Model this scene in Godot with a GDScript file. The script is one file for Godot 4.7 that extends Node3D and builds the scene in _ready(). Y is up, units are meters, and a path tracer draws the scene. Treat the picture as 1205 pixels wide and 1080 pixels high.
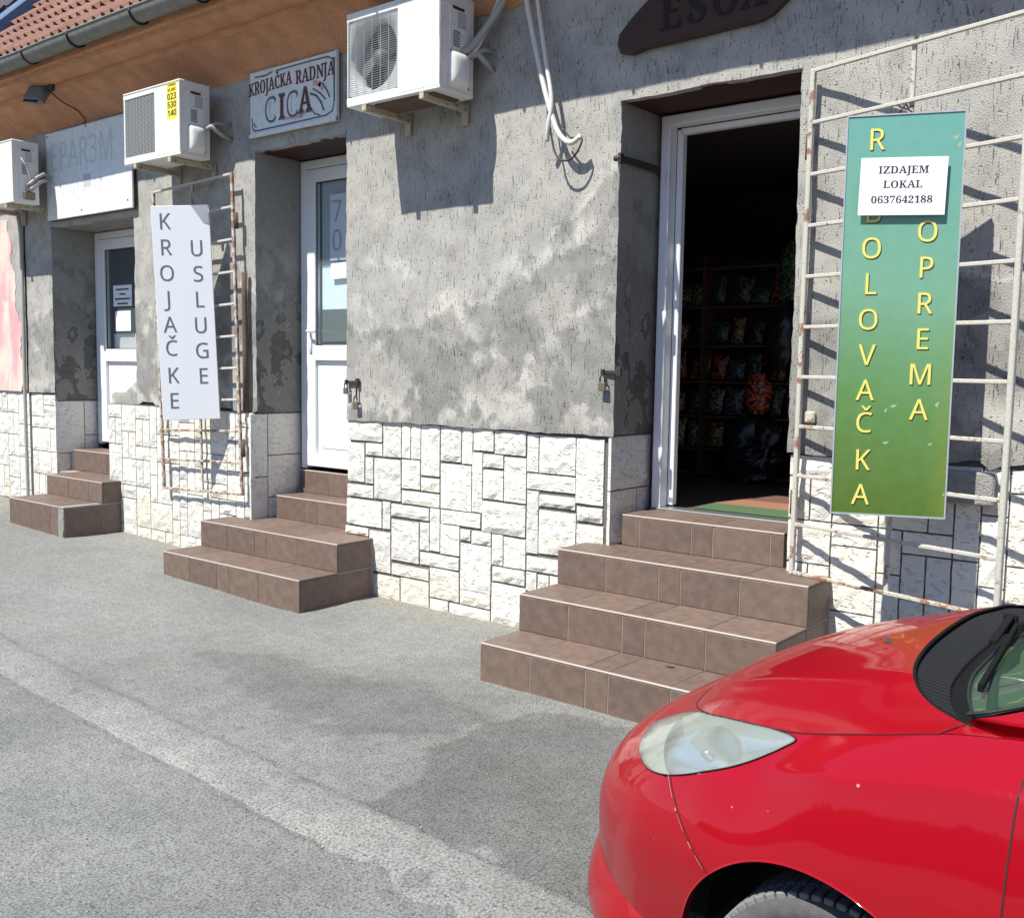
extends Node3D

var rng := RandomNumberGenerator.new()
var n_a := FastNoiseLite.new()
var M := {}
var reg_font: SystemFont
var bold_font: SystemFont
var serif_font: SystemFont
var stone_meshes := []


# ---------------------------------------------------------------- mesh builder
class MB:
	extends RefCounted
	var st := SurfaceTool.new()
	var any := false
	func _init(smooth := false) -> void:
		st.begin(Mesh.PRIMITIVE_TRIANGLES)
		st.set_smooth_group(0 if smooth else 0xFFFFFFFF)
	func sm(on: bool) -> void:
		st.set_smooth_group(0 if on else 0xFFFFFFFF)
	func v(p: Vector3, uv := Vector2.ZERO, uv2 := Vector2.ZERO) -> void:
		st.set_uv(uv)
		st.set_uv2(uv2)
		st.add_vertex(p)
	func tri(a: Vector3, b: Vector3, c: Vector3) -> void:   # counter-clockwise from outside
		any = true
		v(a); v(c); v(b)
	func quad(a: Vector3, b: Vector3, c: Vector3, d: Vector3) -> void:
		any = true
		v(a); v(c); v(b)
		v(a); v(d); v(c)
	func quad_uv(p: Array, u: Array, w: Array) -> void:
		any = true
		for i in [0, 2, 1, 0, 3, 2]:
			v(p[i], u[i], w[i])
	func box(c: Vector3, s: Vector3, b := Basis()) -> void:
		var h := s * 0.5
		var k := []
		for i in 8:
			k.append(c + b * Vector3(h.x if i & 1 else -h.x, h.y if i & 2 else -h.y, h.z if i & 4 else -h.z))
		quad(k[4], k[5], k[7], k[6])
		quad(k[1], k[0], k[2], k[3])
		quad(k[5], k[1], k[3], k[7])
		quad(k[0], k[4], k[6], k[2])
		quad(k[6], k[7], k[3], k[2])
		quad(k[0], k[1], k[5], k[4])
	func mm(a: Vector3, c: Vector3) -> void:     # box from min to max corner
		box((a + c) * 0.5, c - a)
	func bbox(c: Vector3, s: Vector3, r: float, b := Basis()) -> void:   # chamfered box
		var h := s * 0.5
		r = minf(r, minf(h.x, minf(h.y, h.z)) * 0.95)
		var f := func(x: float, y: float, z: float) -> Vector3: return c + b * Vector3(x, y, z)
		for sx in [-1.0, 1.0]:
			_face(f, 0, sx, h, r)
			_face(f, 1, sx, h, r)
			_face(f, 2, sx, h, r)
		for i in 4:
			var p := 1.0 if i & 1 else -1.0
			var q := 1.0 if i & 2 else -1.0
			_edge(c, b, 0, p, q, h, r)
			_edge(c, b, 1, p, q, h, r)
			_edge(c, b, 2, p, q, h, r)
		for i in 8:
			var s3 := Vector3(1 if i & 1 else -1, 1 if i & 2 else -1, 1 if i & 4 else -1)
			var ax := c + b * (s3 * Vector3(h.x, h.y - r, h.z - r))
			var ay := c + b * (s3 * Vector3(h.x - r, h.y, h.z - r))
			var az := c + b * (s3 * Vector3(h.x - r, h.y - r, h.z))
			if s3.x * s3.y * s3.z > 0: tri(ax, ay, az)
			else: tri(ax, az, ay)
	func _face(f: Callable, axis: int, s: float, h: Vector3, r: float) -> void:
		var q := []
		for k in [[-1, -1], [1, -1], [1, 1], [-1, 1]]:
			var p := Vector3.ZERO
			var a1 := (axis + 1) % 3
			var a2 := (axis + 2) % 3
			p[axis] = s * h[axis]
			p[a1] = k[0] * (h[a1] - r)
			p[a2] = k[1] * (h[a2] - r)
			q.append(f.call(p.x, p.y, p.z))
		if s > 0: quad(q[0], q[1], q[2], q[3])
		else: quad(q[3], q[2], q[1], q[0])
	func _edge(c: Vector3, b: Basis, axis: int, p: float, q: float, h: Vector3, r: float) -> void:
		var a1 := (axis + 1) % 3
		var a2 := (axis + 2) % 3
		var k := []
		for t in [[-1, 0], [1, 0], [1, 1], [-1, 1]]:
			var o := Vector3.ZERO
			o[axis] = t[0] * (h[axis] - r)
			o[a1] = p * (h[a1] - (r if t[1] == 1 else 0.0))
			o[a2] = q * (h[a2] - (r if t[1] == 0 else 0.0))
			k.append(c + b * o)
		if p * q > 0: quad(k[0], k[3], k[2], k[1])
		else: quad(k[0], k[1], k[2], k[3])
	func tube(p: Array, r: float, n := 8, caps := true) -> void:
		var rings := []
		var up := Vector3(0.13, 0.9, 0.31).normalized()
		for i in p.size():
			var t: Vector3 = (p[mini(i + 1, p.size() - 1)] - p[maxi(i - 1, 0)]).normalized()
			var x := t.cross(up)
			if x.length() < 0.05: x = t.cross(Vector3.RIGHT)
			x = x.normalized()
			var y := x.cross(t).normalized()
			up = y
			var ring := []
			for k in n:
				var a := TAU * k / n
				ring.append(p[i] + (x * cos(a) + y * sin(a)) * r)
			rings.append(ring)
		for i in p.size() - 1:
			for k in n:
				var k2 := (k + 1) % n
				quad(rings[i][k2], rings[i][k], rings[i + 1][k], rings[i + 1][k2])
		if caps:
			for k in range(1, n - 1):
				tri(rings[0][0], rings[0][k], rings[0][k + 1])
				tri(rings[-1][0], rings[-1][k + 1], rings[-1][k])
	func bar(a: Vector3, c: Vector3, w: float, d: float, up := Vector3.UP) -> void:
		var t := (c - a)
		var l := t.length()
		t /= l
		var x := up.cross(t)
		if x.length() < 0.01: x = Vector3.RIGHT.cross(t)
		x = x.normalized()
		box((a + c) * 0.5, Vector3(w, d, l), Basis(x, t.cross(x), t))
	func disc(c: Vector3, nrm: Vector3, r: float, n := 24) -> void:
		var x := nrm.cross(Vector3(0.3, 0.8, 0.1)).normalized()
		var y := nrm.cross(x)
		for k in n:
			var a := TAU * k / n
			var a2 := TAU * (k + 1) / n
			tri(c, c + (x * cos(a) + y * sin(a)) * r, c + (x * cos(a2) + y * sin(a2)) * r)
	func grid(f: Callable, nu: int, nv: int, flip := false, uvf: Variant = null) -> void:
		var P := []
		for i in nu + 1:
			var row := []
			for j in nv + 1:
				row.append(f.call(float(i) / nu, float(j) / nv))
			P.append(row)
		for i in nu:
			for j in nv:
				var q := [P[i][j], P[i + 1][j], P[i + 1][j + 1], P[i][j + 1]]
				if flip: q.reverse()
				if uvf == null:
					quad(q[0], q[1], q[2], q[3])
				else:
					var u := []
					for p in q: u.append(uvf.call(p))
					quad_uv(q, u, u)


func obj(called: String, mb: MB, m: Material, parent: Node = self) -> MeshInstance3D:
	mb.st.generate_normals()
	return obj_mesh(called, mb.st.commit(), m, parent)


func obj_mesh(called: String, mesh: Mesh, m: Material, parent: Node = self) -> MeshInstance3D:
	var o := MeshInstance3D.new()
	o.mesh = mesh
	o.material_override = m
	o.name = numbered(called, parent)
	parent.add_child(o, true)
	if parent.has_meta("origin"):
		o.position = -parent.get_meta("origin")
		o.set_meta("origin", Vector3.ZERO)
	return o


var used := {}
func numbered(called: String, parent: Node) -> String:
	var key := str(parent.get_instance_id()) + called
	var k: int = used.get(key, 0)
	used[key] = k + 1
	return called if k == 0 else "%s_%03d" % [called, k]


func thing(called: String, label: String, category: String, at := Vector3.ZERO, group := "", world_parts := true) -> Node3D:
	var o := Node3D.new()
	o.name = numbered(called, self)
	add_child(o, true)
	o.position = at
	if world_parts: o.set_meta("origin", at)
	return tag(o, label, category, group)


func tag(o: Node3D, label: String, category: String, group := "") -> Node3D:
	o.set_meta("label", label)
	o.set_meta("category", category)
	if group: o.set_meta("group", group)
	return o


func kind(o: Node3D, k: String) -> Node3D:
	o.set_meta("kind", k)
	return o


func text_obj(parent: Node, called: String, s: String, cap: float, xf: Transform3D, m: Material, font: Font, depth := 0.003) -> MeshInstance3D:
	var t := TextMesh.new()
	t.text = s
	t.font = font
	t.font_size = 64
	t.pixel_size = cap / (64.0 * 0.714)
	t.depth = depth
	t.curve_step = 1.0
	var o := MeshInstance3D.new()
	o.mesh = t
	o.material_override = m
	o.name = numbered(called, parent)
	parent.add_child(o, true)
	o.transform = xf
	return o


# ---------------------------------------------------------------- materials
func lin(r: float, g: float, b: float) -> Color:
	return Color(r, g, b).linear_to_srgb()


func mat(called: String, c: Color, rough := 0.8, metal := 0.0) -> StandardMaterial3D:
	var m := StandardMaterial3D.new()
	m.resource_name = called
	m.albedo_color = c
	m.roughness = rough
	m.metallic = metal
	M[called] = m
	return m


func tri_map(m: StandardMaterial3D, albedo: Texture2D, height: Texture2D, metres: float, relief_cm: float) -> StandardMaterial3D:
	m.uv1_triplanar = true
	m.uv1_world_triplanar = true
	m.uv1_triplanar_sharpness = 6.0
	m.uv1_scale = Vector3.ONE / metres
	if albedo: m.albedo_texture = albedo
	if height:
		m.heightmap_enabled = true
		m.heightmap_texture = height
		m.heightmap_scale = relief_cm
	return m


func noise(freq: float, oct := 4, s := 1, type := FastNoiseLite.TYPE_SIMPLEX_SMOOTH) -> FastNoiseLite:
	var n := FastNoiseLite.new()
	n.noise_type = type
	n.frequency = freq
	n.fractal_octaves = oct
	n.seed = s
	if oct == 1: n.fractal_type = FastNoiseLite.FRACTAL_NONE
	return n


func field(w: int, h: int, freq: float, oct: int, s: int, type := FastNoiseLite.TYPE_SIMPLEX_SMOOTH) -> PackedByteArray:
	return noise(freq, oct, s, type).get_seamless_image(w, h).get_data()


func grey(w: int, h: int, d: PackedByteArray) -> ImageTexture:
	return ImageTexture.create_from_image(Image.create_from_data(w, h, false, Image.FORMAT_L8, d))


func rgb_tex(w: int, h: int, d: PackedByteArray) -> ImageTexture:
	return ImageTexture.create_from_image(Image.create_from_data(w, h, false, Image.FORMAT_RGB8, d))


func b8(x: float) -> int:
	return clampi(int(x), 0, 255)


func enc(x: float) -> int:      # linear 0..1 to an sRGB byte
	return clampi(int(pow(clampf(x, 0.0, 1.0), 1.0 / 2.2) * 255.0), 0, 255)


func make_textures() -> void:
	# scratched stucco
	var n := 1024
	var lo := field(n, n, 0.006, 4, 11)
	var hi := field(n, n, 0.17, 3, 12)
	var h := PackedByteArray()
	h.resize(n * n)
	for i in n * n:
		h[i] = b8(185.0 + (lo[i] - 128) * 0.25 + (hi[i] - 128) * 0.34)
	for k in 1500:
		var x := rng.randi_range(0, n - 1)
		var y := rng.randi_range(0, n - 1)
		var l := rng.randi_range(8, 52)
		var w := 1 if rng.randf() < 0.65 else 2
		var deep := rng.randf_range(35, 120)
		var fx := float(x)
		for j in l:
			fx += rng.randf_range(-0.55, 0.55)
			for q in w:
				var at := ((y + j) % n) * n + posmod(int(fx) + q, n)
				h[at] = b8(h[at] - deep * sin(PI * (j + 0.5) / l))
	for k in 1300:
		var x := rng.randi_range(0, n - 1)
		var y := rng.randi_range(0, n - 1)
		var r := rng.randi_range(1, 3)
		var deep := rng.randf_range(25, 85)
		for dy in range(-r, r + 1):
			for dx in range(-r, r + 1):
				if dx * dx + dy * dy <= r * r:
					var at := posmod(y + dy, n) * n + posmod(x + dx, n)
					h[at] = b8(h[at] - deep)
	var al := PackedByteArray()
	al.resize(n * n)
	for i in n * n:
		al[i] = b8(136.0 + 100.0 * clampf((h[i] - 70) / 105.0, 0.0, 1.0) + (lo[i] - 128) * 0.08 + (hi[i] - 128) * 0.10)  # shade and dirt of grooves and pits put into the colour
	M.stucco_h = grey(n, n, h)
	M.stucco_a = grey(n, n, al)
	# asphalt
	var agg := field(n, n, 0.058, 1, 21, FastNoiseLite.TYPE_CELLULAR)
	var fine := field(n, n, 0.22, 2, 22)
	var low := field(n, n, 0.008, 4, 23)
	var ah := PackedByteArray()
	ah.resize(n * n)
	var aa := PackedByteArray()
	aa.resize(n * n)
	for i in n * n:
		var g := 255.0 - agg[i]
		ah[i] = b8(70.0 + g * 0.5 + (fine[i] - 128) * 0.55)
		aa[i] = b8(178.0 + (g - 110.0) * 0.40 + (fine[i] - 128) * 1.0 + (low[i] - 128) * 0.12 + rng.randf_range(-42, 42))
	for k in 5200:
		var x := rng.randi_range(0, n - 1)
		var y := rng.randi_range(0, n - 1)
		var r := rng.randi_range(2, 5)
		var d := rng.randf_range(-60, 62)
		for dy in range(-r, r + 1):
			for dx in range(-r, r + 1):
				if dx * dx + dy * dy <= r * r + 1:
					var at := posmod(y + dy, n) * n + posmod(x + dx, n)
					aa[at] = b8(aa[at] + d)
	M.asphalt_h = grey(n, n, ah)
	M.asphalt_a = grey(n, n, aa)
	# split stone face
	n = 512
	var r1 := field(n, n, 0.018, 4, 31, FastNoiseLite.TYPE_SIMPLEX)
	var r2 := field(n, n, 0.06, 3, 32)
	var rh := PackedByteArray()
	rh.resize(n * n)
	var ra := PackedByteArray()
	ra.resize(n * n)
	var gouge := noise(0.007, 4, 33)
	for i in n * n:
		var x := i % n
		var y := i / n
		# mostly a drafted flat, broken by sharp slanting chips
		var g := gouge.get_noise_2d(x * 0.55 + y * 0.10, y * 1.6 - x * 0.25)
		var chip := clampf((absf(g) - 0.01) / 0.11, 0.0, 1.0)
		var where := smoothstep(120.0, 160.0, float(r1[i]))
		var hh := 205.0 + (r2[i] - 128) * 0.22 - 150.0 * (1.0 - chip) * where + g * 60.0
		rh[i] = b8(hh)
		ra[i] = b8(246.0 + (r2[i] - 128) * 0.06 - 12.0 * (1.0 - chip) * where)
	M.rock_h = grey(n, n, rh)
	M.rock_a = grey(n, n, ra)
	# rust over white paint
	var u1 := field(n, n, 0.02, 5, 41)
	var u2 := field(n, n, 0.15, 2, 42)
	for v in 3:
		var d := PackedByteArray()
		d.resize(n * n * 3)
		var cut: float = [214.0, 112.0, 164.0][v]
		for i in n * n:
			var t := clampf((u1[i] + (u2[i] - 128) * 0.35 - cut) / 40.0, 0.0, 0.92)
			var g := u2[i] / 255.0
			d[i * 3] = b8(lerpf(226 - 22 * g, 132 + 50 * g, t))
			d[i * 3 + 1] = b8(lerpf(224 - 22 * g, 92 + 34 * g, t))
			d[i * 3 + 2] = b8(lerpf(216 - 26 * g, 70 + 26 * g, t))
		M["rust_%d" % v] = rgb_tex(n, n, d)
	M.grain_h = grey(n, n, u2)
	M.cloud = grey(n, n, u1)
	# stair tile
	var s1 := field(n, n, 0.012, 5, 51)
	var s2 := field(n, n, 0.12, 3, 52)
	var sd := PackedByteArray()
	sd.resize(n * n * 3)
	for i in n * n:
		var t := 0.80 + (s1[i] - 128) / 128.0 * 0.07 + (s2[i] - 128) / 128.0 * 0.07
		sd[i * 3] = b8(255 * t)
		sd[i * 3 + 1] = b8(250 * t)
		sd[i * 3 + 2] = b8(247 * t)
	M.tile_a = rgb_tex(n, n, sd)
	# dirt on white enamel
	var wd := PackedByteArray()
	wd.resize(n * n * 3)
	for i in n * n:
		var t := clampf((u1[i] - 110) / 140.0, 0.0, 1.0) * 0.06 + (255 - u2[i]) / 255.0 * 0.03
		wd[i * 3] = b8(250 * (1.0 - t))
		wd[i * 3 + 1] = b8(249 * (1.0 - t * 1.1))
		wd[i * 3 + 2] = b8(246 * (1.0 - t * 1.3))
	M.dirty = rgb_tex(n, n, wd)


func wall_macro(seed_: int) -> ImageTexture:
	# weathering of the plaster: x -10..1, y 4..0
	var w := 1536
	var h := 560
	var a := noise(0.006, 5, seed_)
	a.domain_warp_enabled = true
	a.domain_warp_amplitude = 40
	a.domain_warp_frequency = 0.01
	var A := a.get_image(w, h).get_data()
	var B := noise(0.013, 5, seed_ + 1).get_image(w, h).get_data()
	var Cn := noise(0.05, 4, seed_ + 2).get_image(w, h).get_data()
	var S := noise(0.004, 3, seed_ + 3)
	var streaks := [
		[Vector2(-4.02, 2.14), Vector2(-3.82, 2.22), Vector2(-3.6, 2.24), Vector2(-3.45, 2.3), Vector2(-3.3, 2.41), Vector2(-3.24, 2.47)],
		[Vector2(-5.05, 2.29), Vector2(-4.83, 2.27), Vector2(-4.68, 2.2), Vector2(-4.66, 2.06)], [Vector2(-5.2, 2.04), Vector2(-5.04, 1.9), Vector2(-4.99, 1.75)],
		[Vector2(-4.47, 1.99), Vector2(-4.34, 2.06), Vector2(-4.21, 2.03), Vector2(-4.11, 1.71)], [Vector2(-4.03, 1.83), Vector2(-3.95, 1.7)],
		[Vector2(-3.86, 1.39), Vector2(-3.72, 1.56), Vector2(-3.68, 1.66)], [Vector2(-3.62, 1.74), Vector2(-3.35, 1.91), Vector2(-3.16, 2.06)],
		[Vector2(-5.1, 1.33), Vector2(-4.71, 1.31)], [Vector2(-4.42, 1.33), Vector2(-4.11, 1.4)],
		[Vector2(-7.7, 1.6), Vector2(-7.5, 1.8), Vector2(-7.1, 1.9)], [Vector2(-6.9, 1.5), Vector2(-6.6, 1.7)],
	]
	var d := PackedByteArray()
	d.resize(w * h * 3)
	for j in h:
		var y := 4.0 * (1.0 - (j + 0.5) / h)
		for i in w:
			var x := -10.0 + 11.0 * (i + 0.5) / w
			var k := j * w + i
			var na := (A[k] - 128) / 128.0
			var nb := (B[k] - 128) / 128.0
			var nc := (Cn[k] - 128) / 128.0
			# rising damp line, higher towards the third door
			var yb := 2.02 + 0.10 * sin(x * 1.7 + 1.0) + 0.42 * smoothstep(-4.1, -3.2, x) * (1.0 - smoothstep(-2.6, -2.2, x)) + na * 0.34
			var e := y - yb
			var up := smoothstep(-0.03, 0.05, e)
			var m_low := 0.56 + 0.06 * nb + 0.05 * nc
			if nb > 0.12: m_low += 0.10 * smoothstep(0.12, 0.2, nb)
			if na > 0.1: m_low -= 0.06 * smoothstep(0.1, 0.22, na)
			var m_up := 0.735 + 0.05 * nb + 0.03 * nc + 0.05 * S.get_noise_2d(i * 3.0, j)
			var m := lerpf(m_low, m_up, up)
			# salt bloom along the damp edge and on inner contours
			var bloom := exp(-pow(e / 0.035, 2.0)) * smoothstep(-0.3, 0.25, nb + nc * 0.6) * 1.1
			bloom += exp(-pow((nb + 0.18 * nc - 0.16) / 0.035, 2.0)) * (1.0 - up) * smoothstep(-0.25, 0.2, na + nc * 0.5) * 0.34
			bloom += exp(-pow((y - 1.36 - 0.12 * na) / 0.09, 2.0)) * smoothstep(-0.1, 0.35, nb + nc * 0.5) * 0.8
			if x > -8.0 and x < -3.0 and y > 1.2 and y < 2.7:
				var q := Vector2(x + 0.07 * nb + 0.03 * nc, y + 0.06 * na + 0.05 * nc)
				for st in streaks:
					for g in st.size() - 1:
						var away := seg_dist(q, st[g], st[g + 1])
						if away < 0.12: bloom += 0.75 * exp(-pow(away / (0.045 + 0.03 * nc), 2.0)) * clampf(0.75 + 1.3 * nc, 0.0, 1.0)
			m = lerpf(m, 0.96, clampf(bloom, 0.0, 0.92))
			var warm := 0.02 * nb
			d[k * 3] = enc(m * (1.0 + warm))
			d[k * 3 + 1] = enc(m * 0.985)
			d[k * 3 + 2] = enc(m * (0.955 - warm))
	return rgb_tex(w, h, d)


func reveal_macro() -> ImageTexture:
	# patchy grey render inside the door reveals: u = depth 0..0.6, v = height 4..0
	var w := 192
	var h := 1024
	var A := noise(0.012, 5, 71).get_image(w, h).get_data()
	var B := noise(0.05, 4, 72).get_image(w, h).get_data()
	var d := PackedByteArray()
	d.resize(w * h * 3)
	for j in h:
		var y := 4.0 * (1.0 - (j + 0.5) / h)
		for i in w:
			var k := j * w + i
			var na := (A[k] - 128) / 128.0
			var nb := (B[k] - 128) / 128.0
			var low := 1.0 - smoothstep(2.0, 2.5, y + na * 0.6)
			var m := 0.60 + 0.05 * nb
			m = lerpf(m, 0.42 - 0.20 * smoothstep(0.0, 0.12, na + nb * 0.3) + 0.05 * nb, low)
			m = lerpf(m, 0.8, low * exp(-pow((na + nb * 0.3) / 0.03, 2.0)) * 0.5)
			d[k * 3] = enc(m)
			d[k * 3 + 1] = enc(m * 0.985)
			d[k * 3 + 2] = enc(m * 0.95)
	return rgb_tex(w, h, d)


func seg_dist(p: Vector2, a: Vector2, b: Vector2) -> float:
	return p.distance_to(Geometry2D.get_closest_point_to_segment(p, a, b))


func ground_macro() -> ImageTexture:
	# wear of the asphalt: x -12..2.4, z -0.2..7
	var w := 1440
	var h := 720
	var A := noise(0.006, 5, 81).get_image(w, h).get_data()
	var B := noise(0.03, 5, 82).get_image(w, h).get_data()
	var Cn := noise(0.011, 4, 83).get_image(w, h).get_data()
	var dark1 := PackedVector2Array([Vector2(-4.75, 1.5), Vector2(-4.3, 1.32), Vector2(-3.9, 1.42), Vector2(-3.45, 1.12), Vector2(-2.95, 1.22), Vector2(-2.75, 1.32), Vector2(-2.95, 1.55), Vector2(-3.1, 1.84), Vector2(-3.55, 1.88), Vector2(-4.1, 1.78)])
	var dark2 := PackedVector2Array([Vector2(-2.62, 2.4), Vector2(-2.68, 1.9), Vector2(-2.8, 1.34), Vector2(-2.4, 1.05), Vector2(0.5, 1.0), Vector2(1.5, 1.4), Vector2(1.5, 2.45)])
	var soft := [Vector2(0.02, 0.0), Vector2(-0.016, 0.012), Vector2(0.004, -0.02), Vector2(0.0, 0.024), Vector2(-0.008, -0.008), Vector2(0.012, 0.012)]
	var cracks := [
		[Vector2(-5.35, 2.12), Vector2(-4.9, 1.98)], [Vector2(-4.9, 1.98), Vector2(-4.7, 1.72)],
		[Vector2(-2.9, 2.66), Vector2(-2.3, 3.05)], [Vector2(-2.3, 3.05), Vector2(-2.1, 3.7)], [Vector2(-2.9, 3.0), Vector2(-2.35, 3.4)], [Vector2(-2.9, 3.0), Vector2(-3.1, 3.4)],
	]
	var spots := [[-4.59, 2.39, 0.035], [-2.95, 2.36, 0.045], [-3.61, 2.16, 0.025], [-2.09, 2.62, 0.05], [-2.3, 2.15, 0.02], [-3.0, 1.9, 0.02], [-3.9, 3.2, 0.05]]
	var d := PackedByteArray()
	d.resize(w * h * 3)
	for j in h:
		var z := -0.2 + 7.2 * (j + 0.5) / h
		for i in w:
			var x := -12.0 + 14.4 * (i + 0.5) / w
			var k := j * w + i
			var na := (A[k] - 128) / 128.0
			var nb := (B[k] - 128) / 128.0
			var nc := (Cn[k] - 128) / 128.0
			var p := Vector2(x + nc * 0.16 + nb * 0.07, z + na * 0.16 + nb * 0.08)
			var m := 0.66 + 0.10 * na + 0.06 * nb
			if z < strip_edge(x, false):
				m += 0.05 * (1.0 - smoothstep(-5.0, -3.5, x)) + 0.03
				if x > -5.2 and x < 2.0:
					if z > 0.8:
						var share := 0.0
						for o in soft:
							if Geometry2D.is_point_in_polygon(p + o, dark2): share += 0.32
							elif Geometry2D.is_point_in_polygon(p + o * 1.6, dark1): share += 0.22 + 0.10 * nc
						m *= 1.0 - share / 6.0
						m *= 1.0 + 0.05 * nb
				m = lerpf(m, 0.78, (1.0 - smoothstep(0.05, 0.4 + nb * 0.2, z)) * 0.45)
			else:
				m += 0.10 * nc
			for s in spots:
				var q := Vector2(x - s[0], z - s[1]).length() * (1.0 + 0.5 * nb)
				m *= 1.0 - 0.25 * (1.0 - smoothstep(s[2] * 0.6, s[2] * 1.3, q))
			if x > -6 and x < -1.5:
				for c in cracks:
					var q := seg_dist(Vector2(x + nb * 0.06, z + na * 0.05), c[0], c[1])
					if q < 0.006: m *= 0.84 if nb > 0.0 else 0.95
			# broken edges along the trench strip
			for e in [strip_edge(x, false), strip_edge(x, true)]:
				var off := absf(z - e)
				if off < 0.05: m *= 1.0 - (0.26 * exp(-pow(off / 0.010, 2.0)) + 0.05 * exp(-pow(off / 0.03, 2.0))) * clampf(0.55 + 1.6 * nb, 0.0, 1.0)
			var dust := clampf((1.0 - smoothstep(0.0, 0.35, z)) * 0.8 + nc * 0.3, 0.0, 1.0)
			d[k * 3] = enc(m * (0.985 + 0.10 * dust))
			d[k * 3 + 1] = enc(m * (1.0 + 0.03 * dust))
			d[k * 3 + 2] = enc(m * (0.985 - 0.07 * dust))
	return rgb_tex(w, h, d)


func make_materials() -> void:
	make_textures()
	var p := tri_map(mat("plaster", lin(0.60, 0.585, 0.55), 0.95), M.stucco_a, M.stucco_h, 1.5, 0.85)
	p.detail_enabled = true
	p.detail_blend_mode = BaseMaterial3D.BLEND_MODE_MUL
	p.detail_uv_layer = BaseMaterial3D.DETAIL_UV_2
	p.detail_albedo = wall_macro(5)
	var rv := tri_map(mat("reveal", lin(0.50, 0.49, 0.46), 0.95), null, M.grain_h, 0.35, 0.12)
	rv.detail_enabled = true
	rv.detail_blend_mode = BaseMaterial3D.BLEND_MODE_MUL
	rv.detail_uv_layer = BaseMaterial3D.DETAIL_UV_2
	rv.detail_albedo = reveal_macro()
	var g := tri_map(mat("asphalt", lin(0.470, 0.464, 0.440), 0.95), M.asphalt_a, M.asphalt_h, 0.62, 0.24)
	g.detail_enabled = true
	g.detail_blend_mode = BaseMaterial3D.BLEND_MODE_MUL
	g.detail_uv_layer = BaseMaterial3D.DETAIL_UV_2
	g.detail_albedo = ground_macro()
	var cs := tri_map(mat("concrete_strip", lin(0.57, 0.552, 0.522), 0.95), M.asphalt_a, M.grain_h, 0.7, 0.12)
	cs.detail_enabled = true
	cs.detail_blend_mode = BaseMaterial3D.BLEND_MODE_MUL
	cs.detail_uv_layer = BaseMaterial3D.DETAIL_UV_2
	cs.detail_albedo = M.asphalt.detail_albedo
	for v in 4:
		var c: Color = [lin(0.76, 0.735, 0.665), lin(0.67, 0.65, 0.595), lin(0.78, 0.74, 0.645), lin(0.70, 0.65, 0.555)][v]
		tri_map(mat("stone_%d" % v, c, 0.9), M.rock_a, M.rock_h, 0.5, 0.75)
	tri_map(mat("mortar", lin(0.16, 0.155, 0.14), 0.95), null, M.grain_h, 0.4, 0.4)
	tri_map(mat("concrete", lin(0.33, 0.32, 0.30), 0.95), M.stucco_a, M.grain_h, 0.8, 0.4)
	for v in 3:
		var c: Color = [lin(0.245, 0.176, 0.143), lin(0.262, 0.190, 0.153), lin(0.226, 0.163, 0.134)][v]
		tri_map(mat("tile_%d" % v, c, 0.55), M.tile_a, M.grain_h, 0.5, 0.05)
	mat("tile_trim", lin(0.40, 0.34, 0.30), 0.5)
	tri_map(mat("grout", lin(0.34, 0.27, 0.23), 0.95), null, M.grain_h, 0.3, 0.1)
	tri_map(mat("soffit", lin(0.82, 0.42, 0.22), 0.9), M.tile_a, M.grain_h, 1.6, 0.05)
	for v in 4:
		var c: Color = [lin(0.31, 0.150, 0.105), lin(0.34, 0.175, 0.120), lin(0.27, 0.120, 0.083), lin(0.30, 0.155, 0.115)][v]
		tri_map(mat("roof_tile_%d" % v, c, 0.85), M.tile_a, M.grain_h, 0.6, 0.1)
	tri_map(mat("gutter", lin(0.30, 0.31, 0.275), 0.6, 0.1), M.tile_a, M.grain_h, 0.6, 0.05)
	mat("dark_metal", lin(0.035, 0.033, 0.03), 0.6, 0.4)
	tri_map(mat("blue_metal", lin(0.085, 0.145, 0.25), 0.7, 0.0), M.dirty, null, 0.7, 0.0)
	tri_map(mat("dark_wood", lin(0.075, 0.030, 0.021), 0.5), M.tile_a, M.grain_h, 0.25, 0.25)
	tri_map(mat("dark_wood_cut", lin(0.012, 0.007, 0.006), 0.8), null, M.grain_h, 0.25, 0.2)
	tri_map(mat("lintel", lin(0.075, 0.022, 0.018), 0.6), M.tile_a, M.grain_h, 0.4, 0.12)
	mat("pvc", lin(0.80, 0.81, 0.82), 0.35)
	mat("pvc_seal", lin(0.03, 0.03, 0.03), 0.6)
	tri_map(mat("enamel", lin(0.80, 0.80, 0.78), 0.4), M.dirty, null, 0.5, 0.0)
	tri_map(mat("enamel_old", lin(0.70, 0.68, 0.60), 0.5), M.dirty, null, 0.35, 0.0)
	mat("fan_dark", lin(0.025, 0.026, 0.028), 0.7)
	mat("fan_blade", lin(0.10, 0.105, 0.11), 0.5)
	mat("guard_wire", lin(0.38, 0.385, 0.38), 0.5)
	mat("grey_mesh", lin(0.33, 0.335, 0.33), 0.7)
	mat("label_grey", lin(0.45, 0.46, 0.46), 0.6)
	mat("yellow", lin(0.82, 0.66, 0.04), 0.6)
	mat("black_print", lin(0.018, 0.018, 0.02), 0.6)
	mat("grey_print", lin(0.11, 0.12, 0.14), 0.7)
	mat("faded_print", lin(0.53, 0.56, 0.58), 0.7)
	mat("paper", lin(0.82, 0.83, 0.85), 0.85)
	mat("sign_white", lin(0.71, 0.73, 0.75), 0.4)
	mat("bent_tin", lin(0.36, 0.39, 0.44), 0.5)
	tri_map(mat("board_white", lin(0.74, 0.78, 0.80), 0.55), M.dirty, null, 0.9, 0.0)
	mat("brown_print", lin(0.13, 0.035, 0.02), 0.7)
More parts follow.
